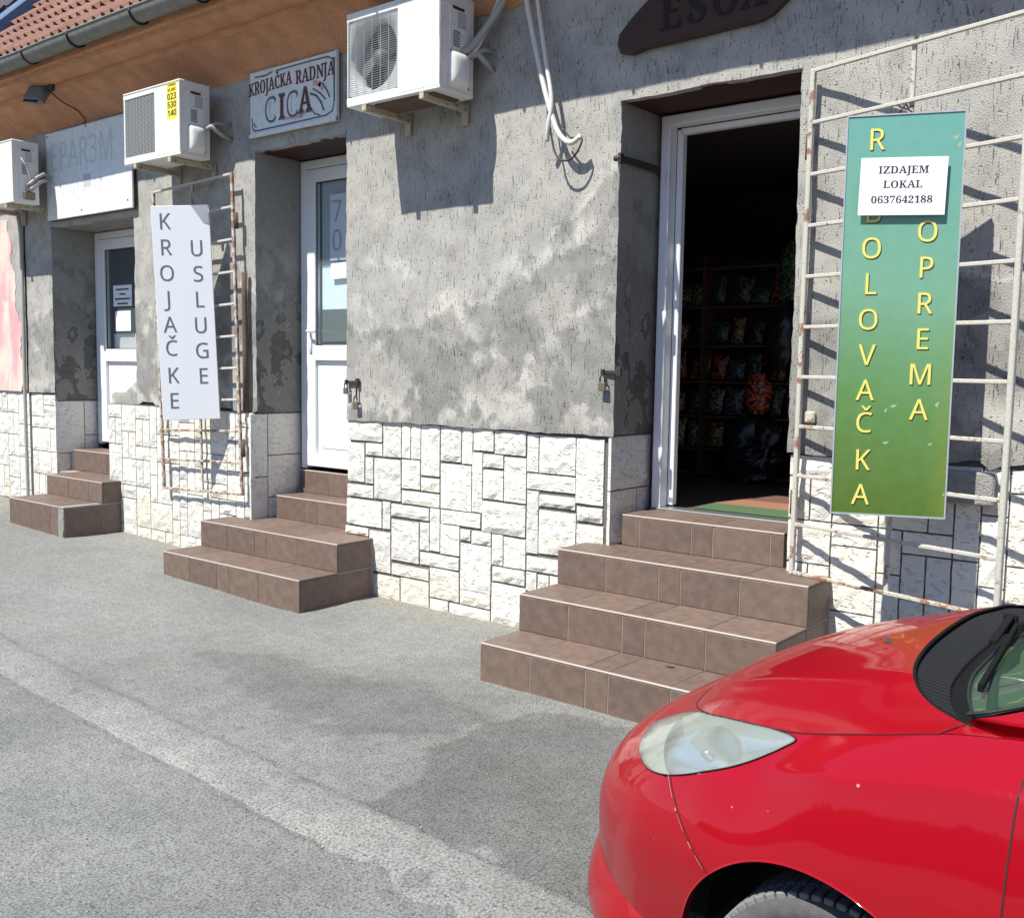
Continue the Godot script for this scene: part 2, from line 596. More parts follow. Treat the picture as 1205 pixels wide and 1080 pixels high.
	mat("pink_print", lin(0.62, 0.36, 0.36), 0.8)
	mat("letter_yellow", lin(0.74, 0.66, 0.15), 0.5)
	mat("letter_side", lin(0.05, 0.06, 0.02), 0.6)
	mat("sign_scuff", lin(0.30, 0.40, 0.26), 0.7)
	for v in 3:
		tri_map(mat("bar_%d" % v, lin(0.70, 0.685, 0.66), 0.7), M["rust_%d" % v], M.grain_h, [1.5, 0.8, 1.1][v], 0.06)
	tri_map(mat("rust", lin(0.20, 0.135, 0.10), 0.9), M.tile_a, M.grain_h, 0.2, 0.2)
	tri_map(mat("bracket_worn", lin(0.62, 0.57, 0.46), 0.8), M.rust_2, M.grain_h, 0.5, 0.06)
	mat("hose_white", lin(0.60, 0.59, 0.55), 0.6)
	mat("grit", lin(0.34, 0.32, 0.28), 0.95)
	mat("hose_grey", lin(0.34, 0.335, 0.32), 0.6)
	mat("cable_black", lin(0.02, 0.02, 0.022), 0.5)
	mat("brass", lin(0.19, 0.16, 0.11), 0.5, 0.5)
	mat("iron", lin(0.045, 0.038, 0.033), 0.65, 0.3)
	mat("lamp_grey", lin(0.16, 0.165, 0.16), 0.5, 0.2)
	mat("glass_dark", lin(0.02, 0.022, 0.025), 0.05)
	var gl := mat("glass", Color(0.75, 0.82, 0.85, 0.12), 0.02)
	gl.transparency = BaseMaterial3D.TRANSPARENCY_ALPHA
	mat("reflection_grey", lin(0.36, 0.42, 0.47), 0.6)  # mirrored sky and greenery given as plain sheet colours
	mat("reflection_pale", lin(0.62, 0.74, 0.84), 0.6)
	mat("reflection_green", lin(0.06, 0.085, 0.08), 0.7)
	var wg := mat("car_glass", Color(0.30, 0.40, 0.34, 0.42), 0.03)
	wg.transparency = BaseMaterial3D.TRANSPARENCY_ALPHA
	mat("sack", lin(0.02, 0.02, 0.022), 0.3)
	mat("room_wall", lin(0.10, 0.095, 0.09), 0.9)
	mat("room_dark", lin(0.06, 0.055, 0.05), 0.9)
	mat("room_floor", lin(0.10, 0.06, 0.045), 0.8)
	mat("shelf_wood", lin(0.12, 0.06, 0.04), 0.7)
	var red := mat("car_red", lin(0.27, 0.003, 0.009), 0.40)
	red.clearcoat_enabled = true
	red.clearcoat = 0.62
	red.metallic_specular = 0.12
	red.clearcoat_roughness = 0.06
	mat("panel_gap", lin(0.03, 0.004, 0.005), 0.8)
	mat("plastic_black", lin(0.007, 0.0073, 0.008), 0.75).metallic_specular = 0.25
	mat("plastic_grey", lin(0.016, 0.017, 0.020), 0.6)
	mat("rubber", lin(0.035, 0.035, 0.036), 0.85)
	mat("tread_dusty", lin(0.17, 0.172, 0.17), 0.95)
	tri_map(mat("tyre_wall", lin(0.13, 0.133, 0.137), 0.9), M.tile_a, M.grain_h, 0.2, 0.15)
	mat("alloy", lin(0.42, 0.43, 0.44), 0.35, 0.8)
	mat("chrome_cloudy", lin(0.78, 0.80, 0.80), 0.22, 0.95)
	var lens := mat("lens", Color(0.64, 0.67, 0.62, 0.36), 0.12)
	lens.transparency = BaseMaterial3D.TRANSPARENCY_ALPHA
	mat("lens_haze", lin(0.30, 0.315, 0.27), 0.3)
	mat("chip", lin(0.50, 0.16, 0.17), 0.8)
	tri_map(mat("pink_wall", lin(0.62, 0.55, 0.47), 0.95), M.stucco_a, M.stucco_h, 1.4, 0.3)


# ---------------------------------------------------------------- ground
func ground_y(x: float) -> float:
	var t := -(x + 5.3)
	return 0.0 if t <= 0.0 else minf(0.037 * (sqrt(t * t + 0.09) - 0.3) + 0.002 * t, 0.8)


func ground_uv2(p: Vector3) -> Vector2:
	return Vector2((p.x + 12.0) / 14.4, (p.z + 0.2) / 7.2)


func axis(a: float, b: float, step: float, out: Array) -> Array:
	# fine between a and b, growing outside up to 250 m
	var r := []
	var x := a
	while x < b + step * 0.5:
		r.append(x)
		x += step
	var s := step
	x = r[-1]
	while x < out[1]:
		s *= 1.6
		x += s
		r.append(x)
	s = step
	x = a
	while x > out[0]:
		s *= 1.6
		x -= s
		r.push_front(x)
	return r


func gy(x: float, z: float) -> float:
	var near := 1.0 - smoothstep(8.0, 20.0, absf(z - 2.0))
	return ground_y(x) + near * (0.010 * n_a.get_noise_2d(x * 9.0, z * 9.0) + 0.004 * n_a.get_noise_2d(x * 40.0, z * 40.0))


func strip_edge(x: float, far_side: bool) -> float:
	if not far_side: return 2.16 + 0.056 * (x + 6.0) + 0.014 * n_a.get_noise_2d(x * 18.0, 3.0) + 0.010 * n_a.get_noise_2d(x * 160.0, 8.0)
	var z := 2.46 + 0.058 * (x + 6.0) + 0.018 * n_a.get_noise_2d(x * 18.0, 33.0) + 0.012 * n_a.get_noise_2d(x * 150.0, 58.0)
	if x > -3.0: z += 0.10 * smoothstep(-3.0, -2.2, x) * n_a.get_noise_2d(x * 60.0, 77.0)
	return z


func build_ground() -> void:
	var xs := axis(-12.0, 2.4, 0.12, [-250.0, 250.0])
	var zs := axis(-0.4, 5.2, 0.12, [-250.0, 250.0])
	var mb := MB.new(true)
	for i in xs.size() - 1:
		for j in zs.size() - 1:
			var q := []
			var u := []
			for k in [[0, 1], [1, 1], [1, 0], [0, 0]]:
				var x: float = xs[i + k[0]]
				var z: float = zs[j + k[1]]
				var p := Vector3(x, gy(x, z), z)
				q.append(p)
				u.append(ground_uv2(p))
			mb.quad_uv(q, u, u)
	kind(obj("ground", mb, M.asphalt), "structure")
	# the lighter trench strip along the street
	mb = MB.new(true)
	var nx := 150
	for i in nx:
		for j in 6:
			var q := []
			var u := []
			for k in [[0, 1], [1, 1], [1, 0], [0, 0]]:
				var x: float = -13.0 + 16.0 * (i + k[0]) / nx
				var z0 := strip_edge(x, false)
				var z1 := strip_edge(x, true)
				var t: float = (j + k[1]) / 6.0
				var z := lerpf(z0, z1, t)
				var lift := 0.006 + 0.004 * sin(PI * t)
				if t == 0.0 or t == 1.0: lift = -0.004
				var p := Vector3(x, gy(x, z) + lift, z)
				q.append(p)
				u.append(ground_uv2(p))
			mb.quad_uv(q, u, u)
	kind(obj("pavement_strip", mb, M.concrete_strip), "structure")


# ---------------------------------------------------------------- plaster and stone
func relief(x: float, y: float) -> float:
	return 0.007 * n_a.get_noise_2d(x * 14.0, y * 14.0) + 0.0035 * n_a.get_noise_2d(x * 70.0, y * 70.0)


func corner(y: float, s: float) -> float:    # how far an opening's edge wanders
	return 0.010 * n_a.get_noise_2d(y * 35.0, s * 61.0) + 0.006 * n_a.get_noise_2d(y * 160.0, s * 17.0)


func wall_uv2(p: Vector3) -> Vector2:
	return Vector2((p.x + 10.0) / 11.0, (4.0 - p.y) / 4.0)


func plaster_patch(mb: MB, x0: float, x1: float, y0: float, y1: float, low := 0.0, top_l := 0.0, top_r := 0.0) -> void:
	var nx := maxi(2, int((x1 - x0) / 0.05))
	var ny := maxi(2, int((y1 - y0) / 0.05))
	var f := func(a: float, b: float) -> Vector3:
		var x := lerpf(x0, x1, a)
		var yb := y0 + low * (n_a.get_noise_2d(x * 45.0, 5.0) + 0.6 * n_a.get_noise_2d(x * 150.0, 9.0))
		var y := lerpf(yb, y1, b)
		var z := relief(x, y)
		if a == 0.0 and y < top_l:
			x += corner(y, x0)
			z -= 0.006
		if a == 1.0 and y < top_r:
			x += corner(y, x1)
			z -= 0.006
		return Vector3(x, y, z)
	mb.grid(f, nx, ny, false, wall_uv2)
	# the plaster's lower lip
	mb.sm(false)
	for i in nx:
		var a: Vector3 = f.call(float(i) / nx, 0.0)
		var c: Vector3 = f.call(float(i + 1) / nx, 0.0)
		var q := [Vector3(a.x, a.y, -0.06), Vector3(c.x, c.y, -0.06), c, a]
		var u := []
		for p in q: u.append(wall_uv2(p))
		mb.quad_uv(q, u, u)
	mb.sm(true)


func reveal_patch(mb: MB, xc: float, side: float, depth: float, y0: float, y1: float) -> void:
	# side +1: the reveal looks towards +x
	var f := func(a: float, b: float) -> Vector3:
		var y := lerpf(y0, y1, b)
		var x := xc + side * 0.006 * n_a.get_noise_2d(a * 60.0, y * 30.0)
		var z := -depth * a
		if a == 0.0:
			x = xc + corner(y, xc)
			z = relief(xc, y) - 0.006
		return Vector3(x, y, z)
	var uvf := func(p: Vector3) -> Vector2: return Vector2(-p.z / 0.6 + fposmod(xc * 1.7, 1.0), (4.0 - p.y) / 4.0)
	mb.grid(f, 8, int((y1 - y0) / 0.06), side < 0, uvf)
	# lower lip of the reveal's plaster
	var lip := 0.03
	mb.sm(false)
	for i in 8:
		var a: Vector3 = f.call(i / 8.0, 0.0)
		var c: Vector3 = f.call((i + 1) / 8.0, 0.0)
		mb.quad(a, c, Vector3(c.x - side * lip, c.y, c.z), Vector3(a.x - side * lip, a.y, a.z))
	mb.sm(true)


func stone_mesh(w: float, h: float, s: int) -> ArrayMesh:
	# a split-faced stone: flat drafted edge, hacked middle; origin at the middle of its back
	var r := RandomNumberGenerator.new()
	r.seed = s
	var nx := clampi(int(w / 0.035), 3, 6)
	var ny := clampi(int(h / 0.035), 3, 6)
	var n := noise(6.0, 3, s)
	var lift := r.randf_range(0.003, 0.010)
	var slant := Vector2(r.randf_range(-0.006, 0.006), r.randf_range(-0.009, 0.009))
	var mb := MB.new(false)
	var f := func(a: float, b: float) -> Vector3:
		var x := (a - 0.5) * w
		var y := (b - 0.5) * h
		var z := 0.0085
		if a > 0.0 and a < 1.0 and b > 0.0 and b < 1.0:
			x += 0.2 * w / nx * n.get_noise_2d(a * 9.0, b * 9.0 + 50.0)
			y += 0.2 * h / ny * n.get_noise_2d(a * 9.0 + 30.0, b * 9.0)
			z += lift + 0.013 * n.get_noise_2d(a * w * 1.5 + s, b * h * 1.5) + slant.x * (a - 0.5) + slant.y * (b - 0.5)
			z = maxf(z, 0.009)
		else:
			z += 0.0015 * n.get_noise_2d(a * 3.0 + 7.0, b * 3.0)
			x += 0.003 * n.get_noise_2d(a * 5.0, b * 7.0)
			y += 0.003 * n.get_noise_2d(a * 7.0, b * 5.0 + 9.0)
		return Vector3(x, y, z)
	mb.grid(f, nx, ny)
	for k in nx:
		var a: Vector3 = f.call(float(k) / nx, 0.0)
		var c: Vector3 = f.call(float(k + 1) / nx, 0.0)
		mb.quad(Vector3(a.x, a.y, -0.01), Vector3(c.x, c.y, -0.01), c, a)
		a = f.call(float(k) / nx, 1.0)
		c = f.call(float(k + 1) / nx, 1.0)
		mb.quad(a, c, Vector3(c.x, c.y, -0.01), Vector3(a.x, a.y, -0.01))
	for k in ny:
		var a: Vector3 = f.call(0.0, float(k) / ny)
		var c: Vector3 = f.call(0.0, float(k + 1) / ny)
		mb.quad(a, c, Vector3(c.x, c.y, -0.01), Vector3(a.x, a.y, -0.01))
		a = f.call(1.0, float(k) / ny)
		c = f.call(1.0, float(k + 1) / ny)
		mb.quad(Vector3(a.x, a.y, -0.01), Vector3(c.x, c.y, -0.01), c, a)
	mb.st.generate_normals()
	return mb.st.commit()


var stone_seed := 1000
func put_stone(parent: Node, x0: float, y0: float, x1: float, y1: float, xf := Transform3D()) -> void:
	if x1 - x0 < 0.03 or y1 - y0 < 0.03: return
	stone_seed += 1
	var tone := 0
	var r := rng.randf()
	if r < 0.33: tone = 1
	elif r < 0.55: tone = 2
	if (y0 + y1) * 0.5 - gy((x0 + x1) * 0.5, 0.0) < 0.28 and rng.randf() < 0.6: tone = 3
	var o := obj_mesh("stone", stone_mesh(x1 - x0, y1 - y0, stone_seed), M["stone_%d" % tone], parent)
	var base: Vector3 = parent.get_meta("origin") if parent.has_meta("origin") else Vector3.ZERO
	o.transform = Transform3D(Basis(), -base) * xf * Transform3D(Basis(), Vector3((x0 + x1) * 0.5, (y0 + y1) * 0.5, -0.028))


func ashlar(parent: Node, x0: float, y0: float, x1: float, y1: float, s: int, xf := Transform3D(), cell := 0.088) -> void:
	# random rectangles of one to three cells, as the cladding was laid
	var r := RandomNumberGenerator.new()
	r.seed = s
	var nx := maxi(1, roundi((x1 - x0) / cell))
	var ny := maxi(1, roundi((y1 - y0) / cell))
	var cx := (x1 - x0) / nx
	var cy := (y1 - y0) / ny
	var full := {}
	for j in range(ny - 1, -1, -1):
		for i in nx:
			if full.has(Vector2i(i, j)): continue
			var opts := [[1, 2], [2, 1], [2, 3], [2, 2], [2, 1], [1, 2], [2, 3], [3, 2], [2, 2], [1, 3]]
			var pick := [1, 1]
			for k in 12:
				var o: Array = opts[r.randi_range(0, opts.size() - 1)]
				var ok := true
				for a in o[0]:
					for b in o[1]:
						var c := Vector2i(i + a, j - b)
						if c.x >= nx or c.y < 0 or full.has(c): ok = false
				if ok:
					pick = o
					break
			for a in pick[0]:
				for b in pick[1]:
					full[Vector2i(i + a, j - b)] = true
			var g := 0.0045
			put_stone(parent, x0 + i * cx + g, y0 + (j - pick[1] + 1) * cy + g, x0 + (i + pick[0]) * cx - g, y0 + (j + 1) * cy - g, xf)


# the cladding between the second and the third door, stone by stone: left, bottom, right, top in millimetres from its lower left corner
func laid_stones(parent: Node) -> void:
	var rows := []
	rows.append_array([[16, 1085, 364, 1234], [372, 989, 547, 1229], [550, 991, 634, 1226], [638, 990, 728, 1226], [732, 888, 900, 1222], [908, 996, 1087, 1223]])
	rows.append_array([[1093, 990, 1183, 1221], [1188, 1083, 1356, 1222], [1363, 1071, 1611, 1217], [1620, 980, 1709, 1209], [1713, 979, 1981, 1207], [1983, 820, 2180, 1206]])
	rows.append_array([[16, 795, 188, 1068], [199, 989, 365, 1072], [197, 791, 277, 971], [285, 691, 545, 971], [552, 787, 724, 981], [731, 784, 901, 872]])
	rows.append_array([[553, 683, 902, 770], [909, 684, 1176, 979], [1180, 688, 1267, 1069], [1270, 983, 1436, 1063], [1271, 782, 1438, 965], [1442, 779, 1617, 1057]])
	rows.append_array([[1622, 874, 1984, 969], [1624, 481, 1715, 864], [1716, 777, 1985, 848], [1718, 490, 1992, 753], [1997, 718, 2179, 802], [1996, 469, 2186, 698]])
	rows.append_array([[10, 688, 277, 772], [5, 488, 361, 669], [369, 490, 445, 677], [452, 587, 808, 670], [815, 391, 906, 675], [912, 586, 1255, 677]])
	rows.append_array([[1265, 570, 1616, 767], [-9, 418, 228, 471], [237, 182, 449, 462], [455, 284, 718, 564], [724, 385, 812, 571], [911, 385, 1080, 580]])
	rows.append_array([[1085, 495, 1173, 566], [1180, 484, 1344, 565], [1087, 174, 1346, 475], [1350, 370, 1442, 563], [1446, 368, 1622, 556], [728, 288, 1076, 371]])
	rows.append_array([[459, 182, 810, 257], [818, 80, 1079, 278], [1358, 268, 1617, 360], [1629, 372, 1877, 460], [1628, 244, 1710, 362], [1715, 251, 1802, 356]])
	rows.append_array([[1807, 254, 1909, 359], [1087, 76, 1344, 171], [257, -14, 540, 161], [547, -20, 813, 171], [820, -32, 987, 70], [994, -30, 1346, 67]])
	rows.append_array([[1352, -2, 1628, 254], [1632, 10, 1800, 236], [1808, 130, 2000, 240], [1808, 10, 2000, 122], [2006, 10, 2180, 240], [10, 215, 226, 410]])
	rows.append_array([[10, 12, 226, 207]])
	for q in rows:
		put_stone(parent, -5.335 + q[0] * 0.001 + 0.0025, q[1] * 0.001 + 0.001, -5.335 + q[2] * 0.001 - 0.0025, q[3] * 0.001 - 0.001)


# ---------------------------------------------------------------- the row of shops
const WALL_TOP := 3.74
const OPENINGS := [[-9.43, -8.0, 2.86], [-6.33, -5.32, 3.19], [-3.09, -2.05, 3.08]]


func build_shops() -> void:
	var b := thing("shop_building", "long grey plastered shop building with white stone base and tiled roof", "building")
	# masonry core behind the plaster
	var core := MB.new()
	var xs := [-9.93, -9.43, -8.0, -6.33, -5.32, -3.09, -2.05, 3.6]
	for i in [0, 2, 4, 6]:
		core.mm(Vector3(xs[i] + 0.02, -0.5, -0.5), Vector3(xs[i + 1] - 0.02, 4.15, -0.03))
	for o in OPENINGS:
		core.mm(Vector3(o[0] - 0.02, o[2] + 0.03, -0.498), Vector3(o[1] + 0.02, 4.148, -0.032))
		core.mm(Vector3(o[0] - 0.02, -0.5, -0.498), Vector3(o[1] + 0.02, 0.70, -0.455))
	core.mm(Vector3(-9.93, -0.5, -6.4), Vector3(-9.63, 4.1, -0.51))
	core.mm(Vector3(3.3, -0.5, -6.4), Vector3(3.6, 4.1, -0.51))
	core.mm(Vector3(-9.62, -0.5, -6.4), Vector3(3.29, 4.1, -6.1))
	core.mm(Vector3(-9.62, 3.5, -6.09), Vector3(3.29, 3.7, -0.51))
	core.mm(Vector3(-9.62, 0.5, -6.09), Vector3(3.29, 0.70, -0.51))
	obj("masonry", core, M.mortar, b)
	for k in 3:
		core = MB.new()
		core.mm(Vector3(OPENINGS[k][0] + 0.004, -0.4, -0.452), Vector3(OPENINGS[k][1] - 0.004, [0.548, 0.402, 0.592][k], -0.034))
		obj("doorstep_core", core, M.grout, b)
	# plaster
	var p := MB.new(true)
	plaster_patch(p, -9.93, -9.43, 1.30, WALL_TOP, 0.01, 0.0, 2.86)
	plaster_patch(p, -8.0, -6.33, 1.25, WALL_TOP, 0.035, 2.86, 3.19)
	plaster_patch(p, -5.32, -3.09, 1.225, WALL_TOP, 0.010, 3.19, 3.08)
	plaster_patch(p, -2.05, 3.6, 1.21, WALL_TOP, 0.035, 3.08, 0.0)
	for o in OPENINGS:
		plaster_patch(p, o[0], o[1], o[2], WALL_TOP, 0.008)
	obj("plaster_wall", p, M.plaster, b)
	var r := MB.new(true)
	for o in OPENINGS:
		reveal_patch(r, o[0], 1.0, 0.5, 1.235, o[2])
		reveal_patch(r, o[1], -1.0, 0.5, 1.235, o[2])
	obj("door_reveal", r, M.reveal, b)
	# timber over the openings
	for o in OPENINGS:
		var l := MB.new()
		l.mm(Vector3(o[0] - 0.01, o[2] + 0.002, -0.49), Vector3(o[1] + 0.01, o[2] + 0.028, -0.035))
		obj("lintel_board", l, M.concrete if o[2] < 3.0 else M.lintel, b)
	# stone cladding
	laid_stones(b)
	ashlar(b, -9.93, 0.16, -9.44, 1.29, 7, Transform3D(), 0.115)
	ashlar(b, -8.42, 0.06, -6.34, 1.235, 3, Transform3D(Basis(), Vector3(0, 0, 0.045)), 0.112)
	var bed := MB.new()
	bed.mm(Vector3(-8.42, -0.3, -0.02), Vector3(-6.40, 1.24, 0.0165))
	obj("stone_bed", bed, M.mortar, b)
	var low := MB.new()
	low.mm(Vector3(-8.425, -0.3, -0.40), Vector3(-7.985, 1.31, -0.0305))
	obj("low_wall", low, M.mortar, b)
	low = MB.new(true)
	var fl := func(a: float, t: float) -> Vector3:
		var x := lerpf(-8.41, -7.99, a)
		var y1 := 1.33 + 0.11 * smoothstep(-8.25, -8.0, x) + 0.03 * n_a.get_noise_2d(x * 90.0, 11.0)
		var q: Array = [[1.20, -0.012], [y1 - 0.02, -0.006], [y1, -0.03], [y1 - 0.01, -0.40]][int(t * 3.0 + 0.5)]
		return Vector3(x, q[0], q[1] + relief(x, q[0]))
	low.grid(fl, 18, 3, false, wall_uv2)
	obj("plaster_patch", low, M.plaster, b)
	ashlar(b, -2.04, 0.0, 0.35, 1.195, 29, Transform3D(), 0.112)
	for i in 3:
		var o: Array = OPENINGS[i]
		var xf := Transform3D(Basis(Vector3(0, 0, -1), Vector3.UP, Vector3(1, 0, 0)), Vector3(o[0] + 0.004, 0, 0))
		ashlar(b, [0.01, -0.046, 0.01][i], [0.38, 0.405, 0.595][i], 0.45, 1.225, 40 + i, xf, 0.16)
	build_eaves(b)
	build_roof(b)
	door_one(b)
	door_two(b)
	door_three(b)
	build_room(b)


func eave_profile() -> Array:
	return [Vector2(0.0, 3.73), Vector2(0.012, 3.76), Vector2(0.05, 3.80), Vector2(0.11, 3.845), Vector2(0.18, 3.89), Vector2(0.25, 3.925), Vector2(0.30, 3.935), Vector2(0.302, 3.985), Vector2(0.345, 3.985), Vector2(0.40, 4.0), Vector2(0.46, 4.02), Vector2(0.462, 4.055), Vector2(0.50, 4.06), Vector2(0.50, 4.12)]


func build_eaves(b: Node) -> void:
	var pr := eave_profile()
	var mb := MB.new(true)
	var n := 170
	for i in n:
		for j in pr.size() - 1:
			var q := []
			for k in [[0, 0], [1, 0], [1, 1], [0, 1]]:
				var x: float = -9.93 + 13.53 * (i + k[0]) / n
				var e: Vector2 = pr[j + k[1]]
				var w := 0.006 * n_a.get_noise_2d(x * 20.0, e.y * 60.0)
				if j + k[1] == 0: w += 0.012 * n_a.get_noise_2d(x * 60.0, 2.0)
				q.append(Vector3(x, e.y + w, e.x + 0.004 + (w if j + k[1] > 0 else 0.0)))
			mb.sm(j < 6)
			mb.quad(q[0], q[1], q[2], q[3])
	obj("eave_cornice", mb, M.soffit, b)
	# dark boarding behind the gutter
	mb = MB.new()
	mb.mm(Vector3(-9.93, 4.12, -0.02), Vector3(3.6, 4.16, 0.56))
	obj("eave_board", mb, M.dark_wood, b)
	# half-round gutter with straps
	mb = MB.new(true)
	var g := func(a: float, t: float) -> Vector3:
		var an := PI + PI * t
		var x := lerpf(-10.25, 3.6, a)
		return Vector3(x, 4.165 + 0.085 * sin(an) + 0.008 * n_a.get_noise_2d(x * 6.0, 0.0), 0.575 - 0.08 * cos(an))
	mb.grid(g, 60, 10, true)
	var g2 := func(a: float, t: float) -> Vector3:
		var an := PI + PI * t
		var x := lerpf(-10.25, 3.6, a)
		return Vector3(x, 4.166 + 0.079 * sin(an) + 0.008 * n_a.get_noise_2d(x * 6.0, 0.0), 0.575 - 0.074 * cos(an))
	mb.grid(g2, 60, 10)
	var lip := []
	for i in 61:
		var x := lerpf(-10.25, 3.6, i / 60.0)
		lip.append(Vector3(x, 4.168 + 0.008 * n_a.get_noise_2d(x * 6.0, 0.0), 0.655))
	mb.tube(lip, 0.009, 6)
	var gut := obj("gutter", mb, M.gutter, b)
	for x in [-9.95, -9.25, -8.55, -7.81, -6.91, -6.15, -5.4, -4.65, -3.9, -3.15, -2.4, -1.65, -0.9, -0.15, 0.6, 1.35]:
		mb = MB.new(true)
		var pts := []
		for k in 11:
			var an := PI + PI * k / 10.0
			pts.append(Vector3(x, 4.165 + 0.092 * sin(an), 0.575 - 0.087 * cos(an)))
		pts.append(Vector3(x, 4.19, 0.64))
		mb.tube(pts, 0.009, 5)
		obj("strap", mb, M.dark_metal, gut)


func tile_mesh(w: float, l: float) -> ArrayMesh:
	# an interlocking tile: one roll and one pan, thick front edge
	var mb := MB.new(true)
	var f := func(a: float, t: float) -> Vector3:
		var y := 0.030 * maxf(-0.15, cos((2.0 * a - 0.28) * TAU))
		return Vector3((a - 0.5) * w, y + 0.012, (0.5 - t) * l)
	mb.grid(f, 14, 1)
	mb.sm(false)
	for k in 14:
		var a: Vector3 = f.call(k / 14.0, 0.0)
		var c: Vector3 = f.call((k + 1) / 14.0, 0.0)
		mb.quad(a - Vector3(0, 0.016, 0), c - Vector3(0, 0.016, 0), c, a)
	mb.st.generate_normals()
	return mb.st.commit()


func build_roof(b: Node) -> void:
	var pitch := PI / 4.0
	var sl := Vector3(0, sin(pitch), -cos(pitch))
	var up := Vector3(0, cos(pitch), sin(pitch))
	var e := Vector3(0, 4.20, 0.60)          # eave line
	var deck := MB.new()
	var c0 := e - up * 0.07
	deck.quad(c0 + Vector3(-10.2, 0, 0), c0 + Vector3(3.6, 0, 0), c0 + Vector3(3.6, 0, 0) + sl * 4.9, c0 + Vector3(-10.2, 0, 0) + sl * 4.9)
	var c1 := e - up * 0.12
	deck.quad(c1 + Vector3(3.6, 0, 0), c1 + Vector3(-10.2, 0, 0), c1 + Vector3(-10.2, 0, 0) + sl * 4.9, c1 + Vector3(3.6, 0, 0) + sl * 4.9)
	deck.quad(c1 + Vector3(-10.2, 0, 0), c1 + Vector3(3.6, 0, 0), c0 + Vector3(3.6, 0, 0), c0 + Vector3(-10.2, 0, 0))
	# back slope
	var top := c0 + sl * 4.9
	deck.quad(top + Vector3(-10.2, 0, 0), top + Vector3(3.6, 0, 0), top + Vector3(3.6, -3.3, -3.3), top + Vector3(-10.2, -3.3, -3.3))
	var roof := obj("roof", deck, M.dark_wood, b)
	var w := 0.255
	var ex := 0.31
	var tm := tile_mesh(w - 0.004, 0.39)
	var bs := Basis(Vector3.RIGHT, up, -sl)
	for row in 6:
		for k in 20:
			var x := -10.13 + w * (k + 0.5)
			var t := obj_mesh("tile", tm, M["roof_tile_%d" % rng.randi_range(0, 3)], roof)
			var tilt := bs * Basis(Vector3.RIGHT, -0.10 + rng.randf_range(-0.01, 0.01)) * Basis(Vector3.UP, rng.randf_range(-0.012, 0.012))
			t.transform = Transform3D(tilt, e + Vector3(x, 0, 0) + sl * (0.155 + ex * row + rng.randf_range(-0.006, 0.006)) + up * (-0.012 + rng.randf_range(-0.002, 0.003)))
	# the rest of the slope, out of sight above the frame
	var mb := MB.new(true)
	var f := func(a: float, t: float) -> Vector3:
		var x := lerpf(-5.03, 3.6, a)
		return e + Vector3(x, 0, 0) + sl * (-0.04 + 4.9 * t) + up * (0.018 * sin(x / w * TAU) - 0.01 + 0.02 * (1.0 - fposmod(4.9 * t / ex, 1.0)))
	mb.grid(f, 170, 60)
	kind(obj("roof_tiling", mb, M.roof_tile_0, roof), "stuff")
	mb = MB.new(true)
	var f2 := func(a: float, t: float) -> Vector3:
		var x := lerpf(-10.13, -5.03, a)
		return e + Vector3(x, 0, 0) + sl * (1.90 + 3.0 * t) + up * (0.018 * sin(x / w * TAU) - 0.02)
	mb.grid(f2, 100, 40)
	kind(obj("roof_tiling", mb, M.roof_tile_2, roof), "stuff")


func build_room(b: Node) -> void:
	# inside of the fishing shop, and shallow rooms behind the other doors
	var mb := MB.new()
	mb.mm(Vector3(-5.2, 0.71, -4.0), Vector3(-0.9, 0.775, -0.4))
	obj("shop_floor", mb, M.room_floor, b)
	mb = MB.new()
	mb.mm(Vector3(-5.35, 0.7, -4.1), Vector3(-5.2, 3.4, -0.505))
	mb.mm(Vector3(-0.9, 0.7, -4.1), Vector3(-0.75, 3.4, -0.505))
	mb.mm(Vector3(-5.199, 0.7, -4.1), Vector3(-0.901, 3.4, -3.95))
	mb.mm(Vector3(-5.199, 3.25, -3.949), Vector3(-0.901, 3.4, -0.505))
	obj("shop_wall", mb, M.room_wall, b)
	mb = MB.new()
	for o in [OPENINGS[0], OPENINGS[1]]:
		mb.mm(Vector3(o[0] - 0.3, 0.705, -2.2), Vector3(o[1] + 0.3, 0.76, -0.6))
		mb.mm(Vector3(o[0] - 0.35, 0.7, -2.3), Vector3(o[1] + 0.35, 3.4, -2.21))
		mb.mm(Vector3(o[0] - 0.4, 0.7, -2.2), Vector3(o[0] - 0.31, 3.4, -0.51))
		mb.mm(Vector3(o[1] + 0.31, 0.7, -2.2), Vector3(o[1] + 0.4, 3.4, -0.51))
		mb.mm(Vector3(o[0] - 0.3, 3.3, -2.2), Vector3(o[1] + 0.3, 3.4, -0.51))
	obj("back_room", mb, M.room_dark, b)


func pane(parent: Node, x0: float, y0: float, x1: float, y1: float, z: float, m: Material) -> void:
	var mb := MB.new()
	mb.quad(Vector3(x0, y0, z), Vector3(x1, y0, z), Vector3(x1, y1, z), Vector3(x0, y1, z))
	obj("glass", mb, m, parent)


func frame_rect(x0: float, y0: float, x1: float, y1: float, z: float, w: float, d: float, bottom := true) -> MB:
	var mb := MB.new()
	mb.bbox(Vector3(x0 + w / 2, (y0 + y1) / 2, z), Vector3(w, y1 - y0, d), 0.006)
	mb.bbox(Vector3(x1 - w / 2, (y0 + y1) / 2, z), Vector3(w, y1 - y0, d), 0.006)
	mb.bbox(Vector3((x0 + x1) / 2, y1 - w / 2, z - 0.001), Vector3(x1 - x0 - w * 2 + 0.012, w, d), 0.006)
	if bottom: mb.bbox(Vector3((x0 + x1) / 2, y0 + w / 2, z - 0.001), Vector3(x1 - x0 - w * 2 + 0.012, w, d), 0.006)
	return mb


